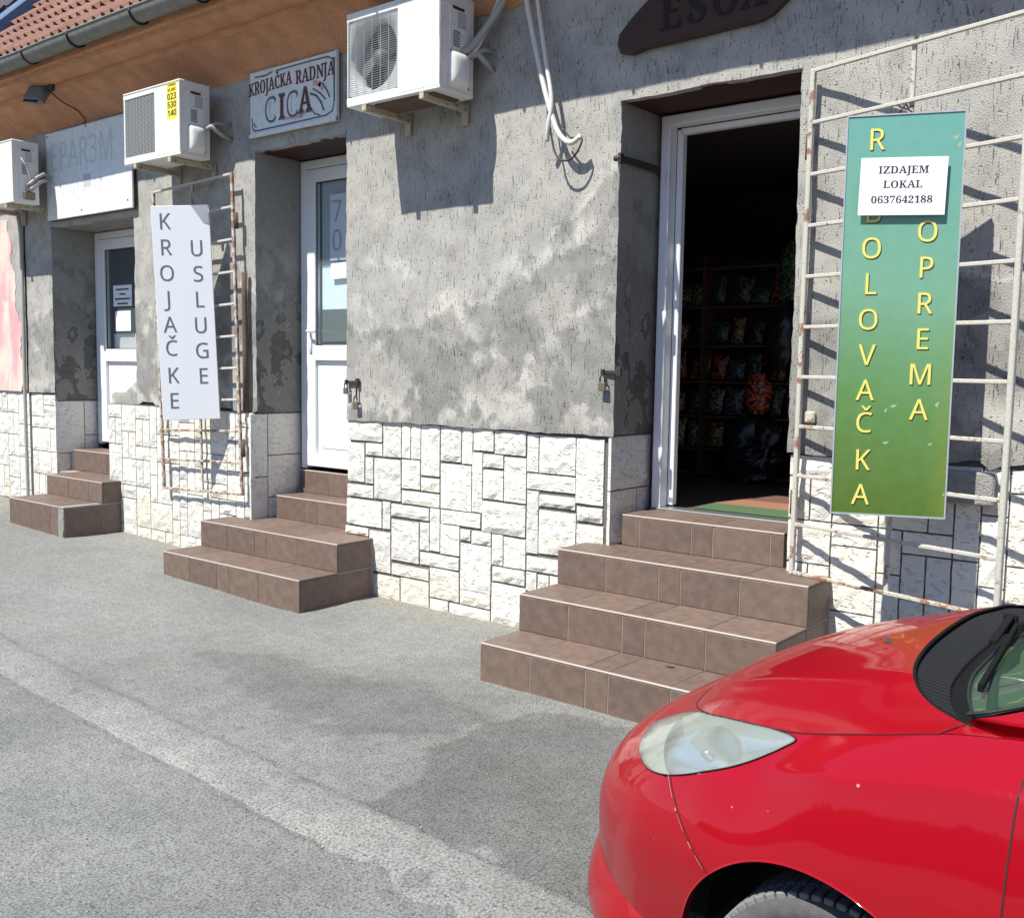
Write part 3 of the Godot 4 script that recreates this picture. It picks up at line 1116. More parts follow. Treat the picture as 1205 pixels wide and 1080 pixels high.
func leaf_door(b: Node, x0: float, y0: float, x1: float, y1: float, z: float, mid: float, label: String, gm: Material) -> Node3D:
	# a plastic door: outer frame, leaf, upper pane, lower panel
	var d := MeshInstance3D.new()
	var fr := frame_rect(x0, y0, x1, y1, z, 0.065, 0.08, false)
	d = obj("door", fr, M.pvc, b)
	d.set_meta("label", label)
	var lx0 := x0 + 0.07
	var lx1 := x1 - 0.07
	var ly1 := y1 - 0.07
	var mb := frame_rect(lx0, y0 + 0.02, lx1, ly1, z + 0.012, 0.10, 0.06)
	mb.bbox(Vector3((lx0 + lx1) / 2, mid, z + 0.011), Vector3(lx1 - lx0 - 0.19, 0.12, 0.058), 0.006)
	obj("leaf_frame", mb, M.pvc, d)
	mb = MB.new()
	mb.bbox(Vector3((lx0 + lx1) / 2, (y0 + 0.12 + mid - 0.06) / 2, z - 0.004), Vector3(lx1 - lx0 - 0.20, mid - 0.06 - y0 - 0.12, 0.03), 0.004)
	mb.bbox(Vector3((lx0 + lx1) / 2, (y0 + 0.12 + mid - 0.06) / 2, z + 0.013), Vector3(lx1 - lx0 - 0.30, mid - 0.06 - y0 - 0.22, 0.012), 0.004)
	obj("lower_panel", mb, M.pvc, d)
	mb = frame_rect(lx0 + 0.098, mid + 0.058, lx1 - 0.098, ly1 - 0.098, z + 0.02, 0.012, 0.012)
	obj("seal", mb, M.pvc_seal, d)
	pane(d, lx0 + 0.10, mid + 0.06, lx1 - 0.10, ly1 - 0.10, z + 0.005, gm)
	return d


func sheet(parent: Node, called: String, c: Vector3, s: Vector2, m: Material, tilt := 0.0, t := 0.002) -> MeshInstance3D:
	var mb := MB.new()
	mb.box(Vector3.ZERO, Vector3(s.x, s.y, t))
	var o := obj(called, mb, m, parent)
	o.transform = Transform3D(Basis(Vector3.BACK, tilt), c)
	return o


func handle(parent: Node, at: Vector3, dir: float) -> void:
	var mb := MB.new(true)
	mb.bbox(at + Vector3(0, -0.06, 0.004), Vector3(0.03, 0.22, 0.008), 0.003)
	mb.tube([at + Vector3(0, 0, 0.0), at + Vector3(0, 0, 0.035), at + Vector3(0.012 * dir, 0, 0.05), at + Vector3(0.11 * dir, -0.004, 0.05)], 0.010, 8)
	obj("handle", mb, M.pvc, parent)


func door_one(b: Node) -> void:
	var d := leaf_door(b, -9.42, 0.80, -8.01, 2.855, -0.47, 1.67, "white plastic door with paper notices behind its dark glass", M.glass)
	for k in [[2.24, 0.20, 0.36], [2.0, 0.19, 0.30]]:
		sheet(d, "paper", Vector3(-8.98, k[0], -0.462), Vector2(k[2] * 0.9, k[1]), M.paper)
	for k in 4:
		sheet(d, "print", Vector3(-8.98, 2.30 - 0.045 * k, -0.4595), Vector2([0.22, 0.10, 0.26, 0.18][k], 0.014), M.black_print)
	sheet(d, "curtain", Vector3(-8.71, 1.80, -0.50), Vector2(1.0, 0.16), M.label_grey)
	handle(d, Vector3(-8.15, 1.78, -0.425), -1.0)


func door_two(b: Node) -> void:
	var d := leaf_door(b, -6.32, 0.785, -5.33, 3.185, -0.47, 1.70, "white plastic door with papers taped on its upper glass", M.glass)
	handle(d, Vector3(-6.195, 1.87, -0.425), 1.0)
	text_obj(d, "lettering", "7", 0.16, Transform3D(Basis(), Vector3(-5.93, 2.78, -0.4618)), M.hose_grey, reg_font)
	text_obj(d, "lettering", "0", 0.16, Transform3D(Basis(), Vector3(-5.93, 2.56, -0.4618)), M.hose_grey, reg_font)
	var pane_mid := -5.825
	sheet(d, "painted_reflection", Vector3(pane_mid, 2.70, -0.492), Vector2(0.62, 0.68), M.reflection_grey)  # reflection of sky and trees painted as coloured sheets behind the pane
	sheet(d, "painted_reflection", Vector3(pane_mid, 2.20, -0.492), Vector2(0.62, 0.32), M.reflection_pale)
	sheet(d, "curtain", Vector3(pane_mid, 1.915, -0.49), Vector2(0.62, 0.25), M.reflection_green)  # dark green lower band of the painted reflection
	sheet(d, "paper", Vector3(-5.84, 2.66, -0.4635), Vector2(0.34, 0.50), M.glass_paper)
	sheet(d, "paper", Vector3(-5.86, 2.33, -0.463), Vector2(0.28, 0.12), M.paper, 0.02)
	text_obj(d, "lettering", "RADNO VREME", 0.035, Transform3D(Basis(), Vector3(-5.93, 1.50, -0.453)), M.faded_print, reg_font)
	text_obj(d, "lettering", "08 - 16", 0.025, Transform3D(Basis(), Vector3(-5.99, 1.41, -0.453)), M.faded_print, reg_font)


func door_three(b: Node) -> void:
	# frame of the open shop door and its leaf, swung inwards
	var d := obj("door", frame_rect(-3.06, 0.78, -2.06, 3.07, -0.44, 0.058, 0.09, false), M.pvc, b)
	d.set_meta("label", "white plastic door frame of the fishing shop, leaf swung inwards")
	var mb := MB.new()
	mb.bbox(Vector3(-2.982, 1.90, -0.505), Vector3(0.040, 2.2, 0.05), 0.005)
	mb.bbox(Vector3(-2.56, 2.99, -0.505), Vector3(0.84, 0.035, 0.05), 0.005)
	obj("rebate", mb, M.pvc, d)
	mb = MB.new()
	mb.bbox(Vector3(-2.56, 0.785, -0.44), Vector3(0.99, 0.012, 0.12), 0.003)
	obj("sill", mb, M.alloy, d)
	# leaf, hinged on the far jamb
	var lf := MB.new()
	for k in [[0.05, 0.09], [0.85, 0.09]]:
		lf.bbox(Vector3(-2.10, 1.90, -0.52 - k[0]), Vector3(0.06, 2.2, k[1]), 0.005)
	for y in [0.87, 1.70, 2.95]:
		lf.bbox(Vector3(-2.10, y, -0.97), Vector3(0.058, 0.10, 0.74), 0.005)
	obj("leaf_frame", lf, M.pvc, d)
	mb = MB.new()
	mb.quad(Vector3(-2.10, 1.75, -0.60), Vector3(-2.10, 1.75, -1.34), Vector3(-2.10, 2.90, -1.34), Vector3(-2.10, 2.90, -0.60))
	obj("glass", mb, M.glass, d)
	mb = MB.new()
	mb.bbox(Vector3(-2.10, 1.28, -0.97), Vector3(0.03, 0.75, 0.74), 0.004)
	obj("lower_panel", mb, M.pvc, d)
	for y in [1.1, 1.9, 2.7]:
		mb = MB.new(true)
		mb.tube([Vector3(-3.0, y - 0.05, -0.385), Vector3(-3.0, y + 0.05, -0.385)], 0.010, 8)
		obj("hinge", mb, M.pvc, d)


func build_shop_goods() -> void:
	var sh := thing("goods_shelf", "tall dark shelf of packets inside the fishing shop", "shelf", Vector3(-3.9, 0.775, -2.55))
	var mb := MB.new()
	for x in [-4.45, -3.79, -2.95]:
		mb.mm(Vector3(x - 0.012, 0.775, -2.75), Vector3(x + 0.012, 2.5, -2.35))
	obj("upright", mb, M.shelf_wood, sh)
	mb = MB.new()
	mb.mm(Vector3(-4.46, 0.775, -2.78), Vector3(-2.93, 2.5, -2.755))
	obj("back_panel", mb, M.shelf_wood, sh)
	for y in [0.80, 0.99, 1.25, 1.52, 1.80, 2.1, 2.4]:
		mb = MB.new()
		mb.bbox(Vector3(-3.70, y, -2.53), Vector3(1.50, 0.018, 0.42), 0.004)
		obj("board", mb, M.shelf_wood, sh)
	var tones := [lin(0.75, 0.17, 0.08), lin(0.80, 0.24, 0.09), lin(0.65, 0.46, 0.12), lin(0.26, 0.27, 0.22), lin(0.12, 0.20, 0.13), lin(0.18, 0.18, 0.20), lin(0.45, 0.34, 0.17)]
	var names := ["orange", "red-orange", "yellow", "pale grey", "dark green", "grey", "tan"]
	var nth := ["first", "second", "third", "fourth", "fifth", "sixth", "seventh", "eighth", "ninth"]
	for row in [[1.53, [0, 1, 0, 1, 0, 5, 4, 1, 5]], [1.26, [4, 5, 0, 4, 3, 5, 5, 3, 1]], [1.0, [2, 6, 2, 6, 2, 4, 5, 4, 4]], [1.81, [4, 4, 2, 5, 4, 6, 5, 4, 4]], [2.11, [5, 4, 3, 6, 4, 5, 4, 0, 4]]]:
		var x := -4.36
		var k := 0
		for t in row[1]:
			var w := rng.randf_range(0.10, 0.17)
			var h := rng.randf_range(0.12, 0.24)
			var pk := MB.new(true)
			var z0 := -2.42 + rng.randf_range(-0.03, 0.02)
			var f := func(a: float, v: float) -> Vector3:
				var bulge := sin(PI * a) * sin(PI * v) * 0.035
				return Vector3(x + (a - 0.5) * w * (1.0 - 0.12 * sin(PI * v)), row[0] + 0.012 + v * h, z0 + bulge - v * 0.03)
			pk.grid(f, 6, 6)
			var f2 := func(a: float, v: float) -> Vector3:
				var q: Vector3 = f.call(a, v)
				q.z = 2.0 * (z0 - v * 0.03) - q.z - 0.004
				return q
			pk.grid(f2, 6, 6, true)
			var lean := rng.randf_range(-0.14, 0.14)
			var key := "packet_%d" % t
			if not M.has(key):
				var print_ := PackedByteArray()
				var pn := noise(0.05, 3, 300 + t)
				for j in 64:
					for i in 64:
						var q := pn.get_noise_2d(i * 2.0, j * 2.0)
						var c: Color = Color.WHITE if q > 0.24 else (Color(0.12, 0.12, 0.12) if q < -0.16 else Color(0.75, 0.75, 0.75))
						print_.append_array([int(c.r * 255), int(c.g * 255), int(c.b * 255)])
				tri_map(mat(key, tones[t], 0.35), rgb_tex(64, 64, print_), null, 0.22, 0.0)
			var o := obj("packet", pk, M[key])
			o.transform = Transform3D(Basis(), Vector3(x, row[0] + 0.012, z0)) * Transform3D(Basis(Vector3.BACK, lean), Vector3.ZERO) * Transform3D(Basis(), -Vector3(x, row[0] + 0.012, z0))
			var which: String = {1.0: "lowest", 1.26: "second lowest", 1.53: "middle", 1.81: "second highest", 2.11: "highest"}[row[0]]
			tag(o, "%s packet, %s from the left on the %s row inside the shop" % [names[t], nth[k], which], "packet", "packets on the shop shelves")
			x += rng.randf_range(0.15, 0.18)
			k += 1
	# bags hung in front of the shelf's near end
	var bag_at := [[-3.02, 1.62, -2.12, 0.24, 0.46, "lower black"], [-2.98, 2.12, -2.16, 0.22, 0.42, "upper dark green"], [-3.16, 1.30, -2.05, 0.20, 0.30, "small orange"]]
	for q in bag_at:
		var bg := MB.new(true)
		var f := func(a: float, v: float) -> Vector3:
			var an := TAU * a
			var fat := pow(sin(PI * clampf(0.06 + 0.9 * v, 0.0, 1.0)), 0.5) * (1.0 + 0.35 * n_a.get_noise_2d(cos(an) * 40.0 + q[0] * 90.0, v * 70.0))
			return Vector3(q[0] + cos(an) * q[3] * 0.5 * fat, q[1] + v * q[4], q[2] + sin(an) * 0.07 * fat)
		bg.grid(f, 24, 12, true)
		bg.tube([Vector3(q[0], q[1] + q[4] * 0.97, q[2]), Vector3(q[0], q[1] + q[4] + 0.06, q[2] - 0.02), Vector3(q[0], q[1] + q[4] + 0.10, q[2] - 0.24)], 0.006, 6)
		tag(obj("hanging_bag", bg, [M.sack, M.packet_4, M.packet_0][bag_at.find(q)]), q[5] + " bag hung before the shelf inside the fishing shop", "bag", "bags hung inside the shop")
	# a crumpled sack on the floor
	mb = MB.new(true)
	var fb := func(a: float, v: float) -> Vector3:
		var an := TAU * a
		var r := 0.17 * pow(sin(PI * clampf(0.16 + v * 0.84, 0.0, 1.0)), 0.35) * (1.0 + 0.55 * n_a.get_noise_2d(cos(an) * 40.0 + v * 20.0, v * 60.0 + sin(an) * 40.0))
		return Vector3(-3.30 + cos(an) * r * 1.3 + 0.05 * v, 0.785 + v * (0.40 + 0.10 * cos(an * 2.0)), -2.20 + sin(an) * r * 0.7)
	mb.grid(fb, 36, 20, true)
	tag(obj("bait_sack", mb, M.sack), "crumpled dark plastic sack standing before the shop shelf", "sack")
	# mat inside the threshold
	mb = MB.new()
	for k2 in 8:
		pass
	var rug := thing("door_mat", "striped orange and green mat just inside the shop threshold", "mat", Vector3(-2.45, 0.776, -0.95))
	for s in [[-0.60, -0.86, "green"], [-0.862, -1.14, "orange"], [-1.142, -1.5, "brown"]]:
		mb = MB.new()
		mb.bbox(Vector3(-2.48, 0.782, (s[0] + s[1]) / 2), Vector3(0.80, 0.012, s[0] - s[1]), 0.003)
		if not M.has("mat_" + s[2]): mat("mat_" + s[2], {"green": lin(0.06, 0.11, 0.05), "orange": lin(0.25, 0.12, 0.07), "brown": lin(0.12, 0.06, 0.045)}[s[2]], 0.95)
		obj("stripe", mb, M["mat_" + s[2]], rug)


func build_neighbour() -> void:
	# the next house up the street, only its edge in view
	var b := thing("pink_house", "neighbouring house with pink paint over its plaster and a stone base", "building", Vector3(-12.5, 0.2, 0))
	var mb := MB.new()
	mb.mm(Vector3(-16.0, -0.4, -5.0), Vector3(-9.96, 4.1, -0.03))
	obj("masonry", mb, M.mortar, b)
	mb = MB.new(true)
	plaster_patch(mb, -16.0, -9.96, 1.31, 3.72, 0.01)
	obj("plaster_wall", mb, M.plaster, b)
	mb = MB.new(true)
	var f := func(a: float, t: float) -> Vector3:
		var y := lerpf(1.30, 3.0, t)
		var x1 := -10.08 - 0.20 * smoothstep(2.1, 3.0, y) + 0.14 * n_a.get_noise_2d(y * 22.0, 4.0) + 0.05 * n_a.get_noise_2d(y * 90.0, 14.0)
		var x := lerpf(-12.8, x1, a)
		return Vector3(x, y, relief(x, y) + 0.004)
	mb.grid(f, 50, 44)
	obj("pink_paint", mb, M.pink_paint, b)
	ashlar(b, -11.6, 0.2, -9.97, 1.30, 15, Transform3D(), 0.115)
	mb = MB.new(true)
	var pr := eave_profile()
	for j in pr.size() - 1:
		var a: Vector2 = pr[j]
		var c: Vector2 = pr[j + 1]
		mb.quad(Vector3(-16, a.y, a.x + 0.004), Vector3(-9.935, a.y, a.x + 0.004), Vector3(-9.935, c.y, c.x + 0.004), Vector3(-16, c.y, c.x + 0.004))
	obj("eave_cornice", mb, M.soffit, b)
	# roof: blue sheet-metal verge and dark covering
	var sl := Vector3(0, sin(PI / 4), -cos(PI / 4))
	var up := Vector3(0, cos(PI / 4), sin(PI / 4))
	var e := Vector3(0, 4.22, 0.62)
	mb = MB.new()
	var bs := Basis(Vector3.RIGHT, up, -sl)
	mb.bbox(e + Vector3(-10.29, 0, 0) + sl * 2.4 + up * 0.02, Vector3(0.30, 0.14, 5.0), 0.012, bs)
	obj("verge", mb, M.blue_metal, b)
	mb = MB.new()
	mb.box(e + Vector3(-13.1, 0, 0) + sl * 2.4 + up * 0.06, Vector3(5.25, 0.06, 5.0), bs)
	for k in 12:
		mb.box(e + Vector3(-13.1, 0, 0) + sl * (0.2 + 0.4 * k) + up * 0.10, Vector3(5.24, 0.03, 0.36), bs * Basis(Vector3.RIGHT, 0.06))
	obj("roof", mb, M.dark_wood, b)


# ---------------------------------------------------------------- steps
func tile_piece(called: String, parent: Node, a: Vector3, c: Vector3) -> void:
	var mb := MB.new()
	mb.bbox((a + c) * 0.5, (c - a).abs(), 0.0025)
	obj(called, mb, M["tile_%d" % rng.randi_range(0, 2)], parent)


func stairs(label: String, x0: float, x1: float, seams: Array, steps: Array, inner: Array, base_y: float, chipped := false) -> void:
	# steps: [front z, top y]; inner: the clear x range of those steps that sit inside the doorway, or empty
	var root := thing("steps", label, "steps", Vector3((x0 + x1) / 2, base_y, 0.3), "tiled entrance steps")
	var core := MB.new()
	var prev := base_y - 0.12
	for i in steps.size():
		var s: Array = steps[i]
		var zf: float = s[0]
		var top: float = s[1]
		var zb: float = steps[i + 1][0] if i + 1 < steps.size() else -0.42
		var a := x0
		var c := x1
		if i < inner.size() and inner[i]:
			a = inner[i][0]
			c = inner[i][1]
		var back := -0.02 if a == x0 else -0.42
		core.mm(Vector3(a + 0.0035, prev if i > 0 else base_y - 0.2, back), Vector3(c - 0.0035, top - 0.0035, zf - 0.0035))
		# tiles of riser and tread
		var cuts := [a]
		for q in seams:
			if q > a + 0.03 and q < c - 0.03: cuts.append(q)
		cuts.append(c)
		var g := 0.0018
		for k in cuts.size() - 1:
			var l: float = cuts[k] + (g if k > 0 else 0.0)
			var r: float = cuts[k + 1] - (g if k < cuts.size() - 2 else 0.0)
			if chipped and i == 0 and k == cuts.size() - 2: r -= 0.10
			tile_piece("riser_tile", root, Vector3(l, prev + (0.002 if i > 0 else -0.1), zf - 0.011), Vector3(r, top - 0.0125, zf + rng.randf_range(-0.0008, 0.0008)))
			tile_piece("tread_tile", root, Vector3(l, top - 0.012, (zb - 0.01) if a == x0 or true else zb), Vector3(r, top + rng.randf_range(-0.0006, 0.0006), zf - 0.008))
		# pale edge trim
		var mb := MB.new()
		mb.bbox(Vector3((a + c) / 2, top - 0.0055, zf - 0.0035), Vector3(c - a, 0.010, 0.011), 0.003)
		obj("edge_trim", mb, M.tile_trim, root)
		# side tiles
		if a == x0:
			for sx in [x0, x1]:
				var d := 0.011 if sx == x0 else -0.011
				var z := zf - 0.012
				while z > 0.0:
					var z2 := maxf(z - 0.33, 0.0)
					if chipped and i == 0 and sx == x1 and z > zf - 0.02: z -= 0.0
					tile_piece("side_tile", root, Vector3(sx, prev + (0.002 if i > 0 else -0.1), z2 + 0.002), Vector3(sx + d, top - 0.013, z - (0.0 if z == zf - 0.012 else 0.002)))
					z = z2
		prev = top
	obj("concrete_core", core, M.grout if not chipped else M.concrete, root)
	if chipped:
		# broken corner: bare rough concrete
		var mb := MB.new(true)
		var f := func(a: float, t: float) -> Vector3:
			return Vector3(x1 - 0.105 + 0.10 * a, lerpf(base_y - 0.05, steps[0][1] - 0.02, t), steps[0][0] - 0.004 + 0.024 * n_a.get_noise_2d(a * 90.0, t * 140.0))
		mb.grid(f, 6, 10)
		obj("broken_corner", mb, M.concrete, root)


# ---------------------------------------------------------------- air conditioners
func ac_unit(label: String, at: Vector3, s: Vector3, style: int) -> Node3D:
	# at: lower back left corner; s: width, height, depth
	var a := thing("air_conditioner", label, "air conditioner", at, "air conditioners on the shop front", false)
	var w := s.x
	var h := s.y
	var d := s.z
	var r := 0.018
	var gx0 := 0.015
	var gx1 := w * 0.56
	var gy0 := 0.055
	var gy1 := h - 0.05
	var mb := MB.new()
	# sides, top, bottom, back as thin sheets; the front is cut for the fan
	mb.bbox(Vector3(0.006, h / 2, d / 2), Vector3(0.012, h - 0.02, d), 0.005)
	mb.bbox(Vector3(w - 0.006, h / 2, d / 2), Vector3(0.012, h - 0.02, d), 0.005)
	mb.bbox(Vector3(w / 2, h - 0.008, d / 2), Vector3(w + 0.006, 0.016, d + 0.008), 0.006)
	mb.bbox(Vector3(w / 2, 0.01, d / 2), Vector3(w, 0.02, d), 0.004)
	mb.bbox(Vector3(w / 2, h / 2, 0.005), Vector3(w - 0.03, h - 0.03, 0.01), 0.003)
	mb.bbox(Vector3((gx1 + w) / 2, h / 2, d - 0.006), Vector3(w - gx1, h - 0.034, 0.012), 0.005)
	mb.bbox(Vector3(gx1 / 2, gy0 / 2 + 0.008, d - 0.0065), Vector3(gx1 + 0.006, gy0 - 0.016, 0.012), 0.003)
	mb.bbox(Vector3(gx1 / 2, (gy1 + h) / 2 - 0.008, d - 0.0065), Vector3(gx1 + 0.006, h - gy1 - 0.016, 0.012), 0.003)
	mb.bbox(Vector3(gx0 / 2 + 0.003, (gy0 + gy1) / 2, d - 0.0068), Vector3(gx0, gy1 - gy0 + 0.004, 0.0115), 0.003)
	obj("casing", mb, M.enamel, a)
	var cx := (gx0 + gx1) / 2
	var cy := (gy0 + gy1) / 2
	var hw := (gx1 - gx0) / 2
	var hh := (gy1 - gy0) / 2
	if style != 1:
		# face with a round mouth
		var R := minf(hw, hh) * 0.96
		mb = MB.new(true)
		for k in 48:
			var an := TAU * k / 48
			var an2 := TAU * (k + 1) / 48
			var o := func(t: float, rr: float, z: float) -> Vector3:
				return Vector3(cx + cos(t) * rr, cy + sin(t) * rr, z)
			var sq := func(t: float) -> Vector3:
				var m := 1.0 / maxf(absf(cos(t)) / hw, absf(sin(t)) / hh)
				return Vector3(cx + cos(t) * m, cy + sin(t) * m, d - 0.010)
			mb.quad(o.call(an, R, d - 0.012), sq.call(an), sq.call(an2), o.call(an2, R, d - 0.012))
			mb.quad(o.call(an, R, d - 0.012), o.call(an2, R, d - 0.012), o.call(an2, R * 0.97, d - 0.11), o.call(an, R * 0.97, d - 0.11))
		obj("fan_shroud", mb, M.label_grey, a)
		mb = MB.new()
		mb.disc(Vector3(cx, cy, d - 0.13), Vector3.BACK, R * 0.985, 32)
		obj("fan_well", mb, M.fan_dark, a)
		mb = MB.new(true)
		mb.tube([Vector3(cx, cy, d - 0.12), Vector3(cx, cy, d - 0.055)], 0.05, 16)
		for k in 3:
			var f := func(u: float, v: float) -> Vector3:
				var an := TAU * k / 3.0 + 0.4 + u * 1.35
				var rr := lerpf(0.04, R * 0.9, v)
				return Vector3(cx + cos(an) * rr, cy + sin(an) * rr, d - 0.115 + 0.05 * u)
			mb.grid(f, 8, 4)
		obj("fan", mb, M.fan_blade, a)
		var gd := MB.new()
		var n := 34
		for k in n:
			var y := gy0 + (gy1 - gy0) * (k + 0.5) / n
			gd.box(Vector3(cx, y, d - 0.002), Vector3(gx1 - gx0, 0.0018, 0.0018))
		for k in 7:
			gd.box(Vector3(gx0 + (gx1 - gx0) * k / 6.0, cy, d + 0.001), Vector3(0.0026, gy1 - gy0, 0.0026))
		obj("fan_guard", gd, M.guard_wire, a)
	else:
		mb = MB.new()
		mb.box(Vector3(cx, cy, d - 0.018), Vector3(gx1 - gx0, gy1 - gy0, 0.008))
		obj("fan_well", mb, M.grey_mesh, a)
		var gd := MB.new()
		for k in 46:
			gd.box(Vector3(cx, gy0 + (gy1 - gy0) * (k + 0.5) / 46, d - 0.008), Vector3(gx1 - gx0, 0.0032, 0.004))
		for k in 9:
			gd.box(Vector3(gx0 + (gx1 - gx0) * (k + 0.5) / 9, cy, d - 0.0085), Vector3(0.003, gy1 - gy0, 0.003))
		obj("fan_guard", gd, M.grey_mesh, a)
	# right side: recessed service panel, bulging valve cover, labels
	mb = MB.new()
	mb.bbox(Vector3(w + 0.004, h * 0.46, d * 0.46), Vector3(0.01, h * 0.82, d * 0.60), 0.004)
	obj("service_panel", mb, M.enamel, a)
	mb = MB.new(true)
	if style != 2:
		var f := func(u: float, v: float) -> Vector3:
			var bul := 0.045 * pow(sin(PI * clampf(u, 0, 1)), 0.4) * pow(1.0 - pow(absf(2.0 * v - 1.0), 3.0), 0.5)
			return Vector3(w + 0.009 + bul, h * (0.06 + 0.36 * v), d * (0.74 - 0.56 * u))
		mb.grid(f, 12, 12)
		obj("valve_cover", mb, M.enamel, a)
	mb = MB.new()
	mb.box(Vector3(w + 0.0096, h * 0.74, d * 0.40), Vector3(0.002, h * 0.16, d * 0.26))
	obj("rating_plate", mb, M.label_grey, a)
	for k in 7:
		mb = MB.new()
		mb.box(Vector3(w + 0.0098, h * (0.47 + 0.024 * k), d * 0.56), Vector3(0.003, 0.005, d * 0.2))
		obj("slot", mb, M.fan_dark, a)
	mb = MB.new()
	mb.bbox(Vector3(w + 0.010, h * 0.85, d * 0.50), Vector3(0.004, 0.018, d * 0.34), 0.002)
	obj("grip", mb, M.fan_dark, a)
	# pipes
	if style == 2:
		mb = MB.new(true)
		mb.tube([Vector3(w + 0.01, h * 0.28, d * 0.5), Vector3(w + 0.05, h * 0.32, d * 0.42), Vector3(w + 0.055, h * 0.42, d * 0.2), Vector3(w + 0.05, h * 0.5, -0.02), Vector3(w + 0.03, h * 0.45, -0.09)], 0.016, 8)
		mb.tube([Vector3(w + 0.01, h * 0.2, d * 0.45), Vector3(w + 0.055, h * 0.25, d * 0.34), Vector3(w + 0.06, h * 0.36, d * 0.1), Vector3(w + 0.05, h * 0.42, -0.05)], 0.02, 8)
		mb.tube([Vector3(w + 0.012, h * 0.72, d * 0.7), Vector3(w + 0.05, h * 0.6, d * 0.6), Vector3(w + 0.04, h * 0.4, d * 0.4), Vector3(w + 0.03, h * 0.2, d * 0.6)], 0.006, 6)
		obj("pipe", mb, M.hose_grey, a)
		mb = MB.new()
		mb.bbox(Vector3(w + 0.02, h * 0.12, d * 0.42), Vector3(0.03, 0.07, 0.10), 0.006)
		obj("valve", mb, M.brass, a)
	else:
		mb = MB.new(true)
		mb.tube([Vector3(w + 0.02, h * 0.40, d * 0.22), Vector3(w + 0.06, h * 0.43, d * 0.10), Vector3(w + 0.08, h * 0.36, -0.02), Vector3(w + 0.07, h * 0.30, -at.z - 0.02)], 0.018, 8)
		mb.tube([Vector3(w + 0.02, h * 0.38, d * 0.26), Vector3(w + 0.05, h * 0.42, d * 0.16), Vector3(w + 0.07, h * 0.48, 0.0), Vector3(w + 0.07, h * 0.52, -at.z - 0.02)], 0.014, 8)
		obj("pipe", mb, M.hose_grey, a)
	# wall brackets
	for x in [0.16, w - 0.14]:
		mb = MB.new()
		mb.box(Vector3(x, -0.022, d / 2 - 0.05), Vector3(0.036, 0.036, d + 0.11))
		mb.box(Vector3(x, -0.055, -at.z + 0.014), Vector3(0.05, 0.13, 0.012))
		obj("bracket", mb, M.bracket_worn, a)
		mb = MB.new(true)
		mb.tube([Vector3(x, -0.004, d * 0.8), Vector3(x, 0.002, d * 0.8)], 0.02, 8)
		obj("foot", mb, M.rubber, a)
	return a


func build_acs() -> void:
	var a := ac_unit("white air conditioner with round fan grille between second and third door", Vector3(-4.867, 3.215, 0.10), Vector3(0.79, 0.565, 0.30), 0)
	var mb := MB.new()
	mb.box(Vector3(0.46, -0.006, 0.15), Vector3(0.5, 0.012, 0.22))
	obj("drip_tray", mb, M.rust, a)
	a = ac_unit("white air conditioner with grey louvred front and yellow phone sticker", Vector3(-7.446, 3.146, 0.14), Vector3(0.765, 0.545, 0.26), 1)
	var st := MB.new()
	st.box(Vector3(0.665, 0.405, 0.2605), Vector3(0.128, 0.275, 0.001))
	var stick := obj("sticker", st, M.yellow, a)
	var y := 0.525
	for t in [["TERMO", 0.020], ["KLIME", 0.022], ["023", 0.045], ["530", 0.045], ["140", 0.045]]:
		y -= t[1] * 0.5
		text_obj(stick, "lettering", t[0], t[1], Transform3D(Basis().scaled(Vector3(1.15, 1, 1)), Vector3(0.665, y, 0.2615)), M.black_print, bold_font, 0.001)
		y -= t[1] * 0.5 + 0.015
	ac_unit("white air conditioner at the far end with bare side pipes", Vector3(-10.06, 3.035, 0.16), Vector3(0.76, 0.555, 0.24), 2)


# ---------------------------------------------------------------- grilles and signs
func grille(label: String, at: Vector3, yaw: float, roll: float, rusty: int, dir: float) -> Node3D:
	# hinged at the origin, 1.06 m wide towards dir, 2.43 m tall; eleven cross bars
	var g := thing("security_grille", label, "security grille", at, "door grilles folded back on the wall", false)
	g.rotation = Vector3(0, yaw, 0)
	g.rotate_object_local(Vector3.BACK, roll)
	var w := 1.06 * dir
	var top := 2.43
	for x in [0.0, w]:
		var mb := MB.new()
		mb.bbox(Vector3(x, top / 2, 0), Vector3(0.026, top + 0.02, 0.024), 0.004)
		obj("rail", mb, M["bar_%d" % [2, 1][rusty]] if x == 0.0 or rusty else M.bar_0, g)
	for k in 11:
		var y := top * k / 10.0
		var mb := MB.new()
		mb.bbox(Vector3(w / 2, y, 0.001), Vector3(absf(w) - 0.024, 0.018, 0.018), 0.003)
		var worn := (k < 3) if rusty else (k < 1)
		obj("bar", mb, M.bar_1 if worn else (M.bar_2 if k < 4 else M.bar_0), g)
	var mb2 := MB.new()
	mb2.bbox(Vector3(w / 2, top / 2, -0.012), Vector3(0.022, top, 0.014), 0.003)
	obj("middle_bar", mb2, M["bar_%d" % [2, 1][rusty]], g)
	for y in [0.35, top - 0.35]:
		var mb := MB.new(true)
		mb.tube([Vector3(-0.02 * dir, y - 0.06, -0.012), Vector3(-0.02 * dir, y + 0.06, -0.012)], 0.016, 8)
		obj("hinge", mb, M.rust, g)
	return g


func letters(parent: Node, col: String, x: float, y0: float, dy: float, cap: float, z: float, m: Material, font: Font, depth: float, skip := "", back: Material = null) -> void:
	for i in col.length():
		var ch := col[i]
		if ch == " ": continue
		var o := text_obj(parent, "letter", ch, cap, Transform3D(Basis(), Vector3(x, y0 - dy * i, z)), m, font, depth)
		if ch == "Č": o.position.y += cap * 0.13
		if back:
			text_obj(parent, "letter_edge", ch, cap * 1.0, Transform3D(Basis(), o.position + Vector3(0.004, -0.004, -depth * 0.5)), back, font, depth * 0.5)


